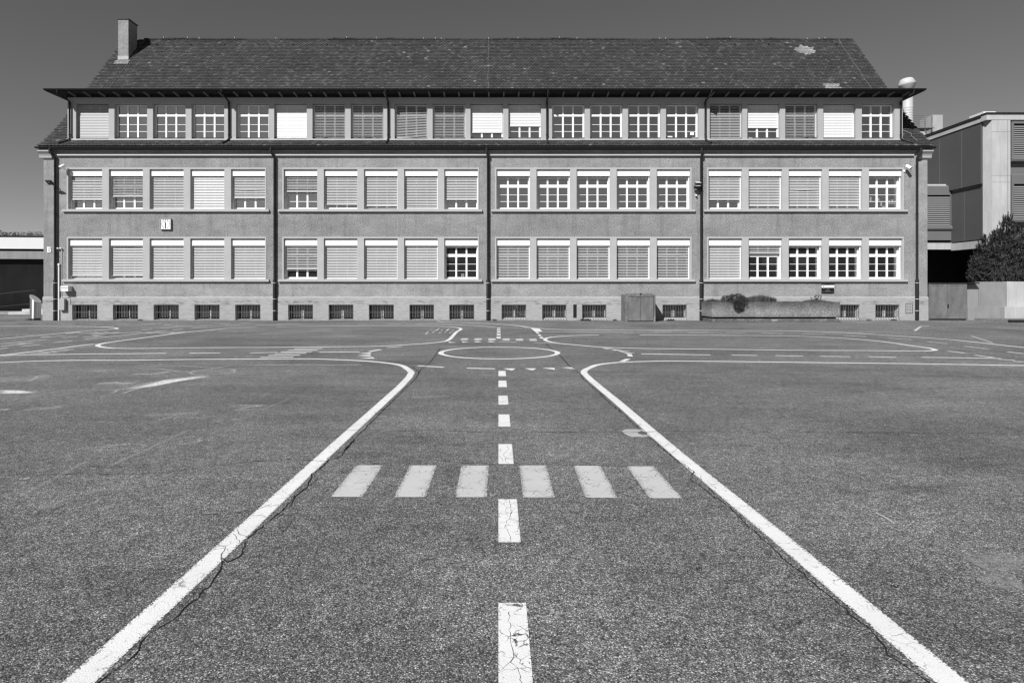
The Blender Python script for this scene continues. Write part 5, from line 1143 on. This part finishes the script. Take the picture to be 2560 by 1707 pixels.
mb.build('railing', M['steeldoor'], t)
mb = MB(); mb.box(xA, QX(2333, YD2), YD2-.1, YD2+.9, QZ(321, YD2), QZ(318.5, YD2)); mb.build('platform', M['steeldoor'], t)
mb = MB()
for a, c in ((2311, 2316), (2329, 2333)): mb.tube([(QX(a, YD2), YD2, QZ(321, YD2)), (QX(c, YD2), YD2, QZ(333, YD2)), (QX(c, YD2), YD2, 12.1)], .05, 6)
for w in (328, 335, 342): mb.tube([(QX(2315, YD2), YD2, QZ(w, YD2)), (QX(2333, YD2), YD2, QZ(w, YD2))], .025, 5)
mb.build('ladder', M['steeldoor'], t)

# ------------------------------------------------------------------ pavilion at the left, its steps and railing
YP2 = 41.5
t = thing('pavilion_building', 'flat roofed pavilion with a broad white fascia and a dark recess at the left edge', 'building', (-33, YP2, 0))
def skew(mb):   # front runs slightly away towards the school
    mb.v = [(v[0], v[1]+(v[0]+36)*.10, v[2]) for v in mb.v]; return mb
zA, zB = QZ(592, YP2), QZ(620.5, YP2)
mb = MB(); mb.box(-60, -27, YP2, YP2+9, zB, zA); skew(mb).build('fascia', M['fascia'], t)
mb = MB(); mb.box(-60, -27, YP2+.01, YP2+9, zA+.003, zA+.10); skew(mb).build('roof_edge', M['copper'], t)
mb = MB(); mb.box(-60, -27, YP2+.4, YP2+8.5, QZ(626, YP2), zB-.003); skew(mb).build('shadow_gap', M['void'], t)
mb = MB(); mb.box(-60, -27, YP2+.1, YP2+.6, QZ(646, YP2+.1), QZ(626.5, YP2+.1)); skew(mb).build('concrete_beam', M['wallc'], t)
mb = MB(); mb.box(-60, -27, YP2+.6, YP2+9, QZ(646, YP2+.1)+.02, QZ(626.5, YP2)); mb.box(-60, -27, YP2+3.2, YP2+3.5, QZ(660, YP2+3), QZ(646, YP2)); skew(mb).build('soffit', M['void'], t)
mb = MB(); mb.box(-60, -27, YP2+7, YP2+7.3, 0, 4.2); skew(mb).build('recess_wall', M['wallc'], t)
me = text_mesh('A', .62, M['bar'], .004, .01); o = part('letter', me, t); o.location = (QX(73, YP2+7.2), YP2+7.25, QZ(686, YP2+7.2)); 
mb = MB(); mb.prism_x([(YP2+8, zA+.1), (YP2+9, zA+.1), (YP2+9, zA+.62), (YP2+8, zA+.55)], -38, -36.4); mb.build('roof_hatch', M['copper'], t)
YS = 38.9
t = thing('stone_steps', 'short flight of pale stone steps behind the litter bin', 'steps', (-28.5, YS, 0))
k = 1575/YS
for i, (a, c, z0, z1, dy) in enumerate(((20, 110, 0, .17, 0.), (44, 110, .17, .34, .35), (62, 110, .34, .50, .7), (46, 110, .50, .66, 1.05))):
    x0, x1 = (a-1246)/k, (c+40-1246)/k
    mb = MB(); mb.box(x0, x1, YS+dy, YS+3.0, z0+.002, z1); bevel(mb.build('step', M['board'] if i < 2 else M['wallc'], t), .01)
mb = MB(); mb.box(-60, (44-1246)/k, YS+.6, YS+2.5, 0, .15); mb.build('landing', M['wallc'], t)
t = thing('stair_railing', 'thin dark metal railing rising beside the steps', 'railing', (-29.5, YS, 0))
Y2 = YS+1.2
mb = MB(); mb.tube([((-90-1246)*Y2/1575, Y2, QZ(744, Y2)), ((87-1246)*Y2/1575, Y2, QZ(724.5, Y2)), ((87-1246)*Y2/1575, Y2, QZ(758, Y2))], .018, 6); mb.build('handrail', M['rail'], t)
mb = MB(); mb.tube([((-90-1246)*Y2/1575, Y2, QZ(775, Y2)), ((87-1246)*Y2/1575, Y2, QZ(757.5, Y2))], .012, 6); mb.build('lower_rail', M['rail'], t)
for v, w0, w1 in ((31, 731, 772), (-30, 738, 776)):
    mb = MB(); mb.tube([((v-1246)*Y2/1575, Y2, QZ(w0, Y2)), ((v-1246)*Y2/1575, Y2, QZ(w1, Y2))], .022, 6); mb.build('post', M['iron'], t)

# ------------------------------------------------------------------ far hill with its wood, and the block behind the camera that the lower windows mirror
rr = random.Random(4)
YH = 420.; mb = MB(); rows = []
for j, y in enumerate((YH-160, YH-80, YH, YH+120)):
    row = []
    for i in range(60):
        x = -760+i*20; h = (39+4*math.sin(x*.013+1)+2*math.sin(x*.041))*(0, .6, 1., .9)[j]*max(0., min(1., (-x+60)/240)); row.append((x, y, max(h, -1) if j else -1))
    rows.append(row)
mb.grid(rows, 0, True); tag(mb.build('hill', M['hill']), 'low hill far behind the pavilion', 'hill', kind='structure')
mb = MB()
for i in range(70):
    x = rr.uniform(-470, -240); h = (39+4*math.sin(x*.013+1)+2*math.sin(x*.041))*max(0., min(1., (-x+60)/240)); r = rr.choice((.8, 1., 1.3, 1.7, 2.6))
    leaves(mb, (x, YH-4, h+r*.3-.5), (r*1.2, r, r), 90, r*.34, rr)
tag(mb.build('far_wood', M['wood_far']), 'distant trees along the hill crest', 'wood', kind='stuff')

YB2 = -32.
t = thing('facing_building', 'dark building across the yard behind the viewer, mirrored in the ground floor windows', 'building', (0, YB2, 0))
mb = MB(); mb.box(-60, 60, YB2-14, YB2, 0, 9.4); mb.build('wall', M['rear'], t)
mb = MB(); mb.prism_x([(YB2+.6, 9.3), (YB2+.6, 9.45), (YB2-7, 12.2), (YB2-14.6, 9.45), (YB2-14.6, 9.3)], -60.5, 60.5); mb.build('roof', M['ridge'], t)
wq = MB(); wq.box(-1, 1, -.03, .02, 0, 1.8); wme = wq.mesh('window', M['rearglass'])
for zi_ in (1.2, 5.2):
    for i in range(24): part('window', wme, t, False, (-55+i*4.8, YB2+.012, zi_))
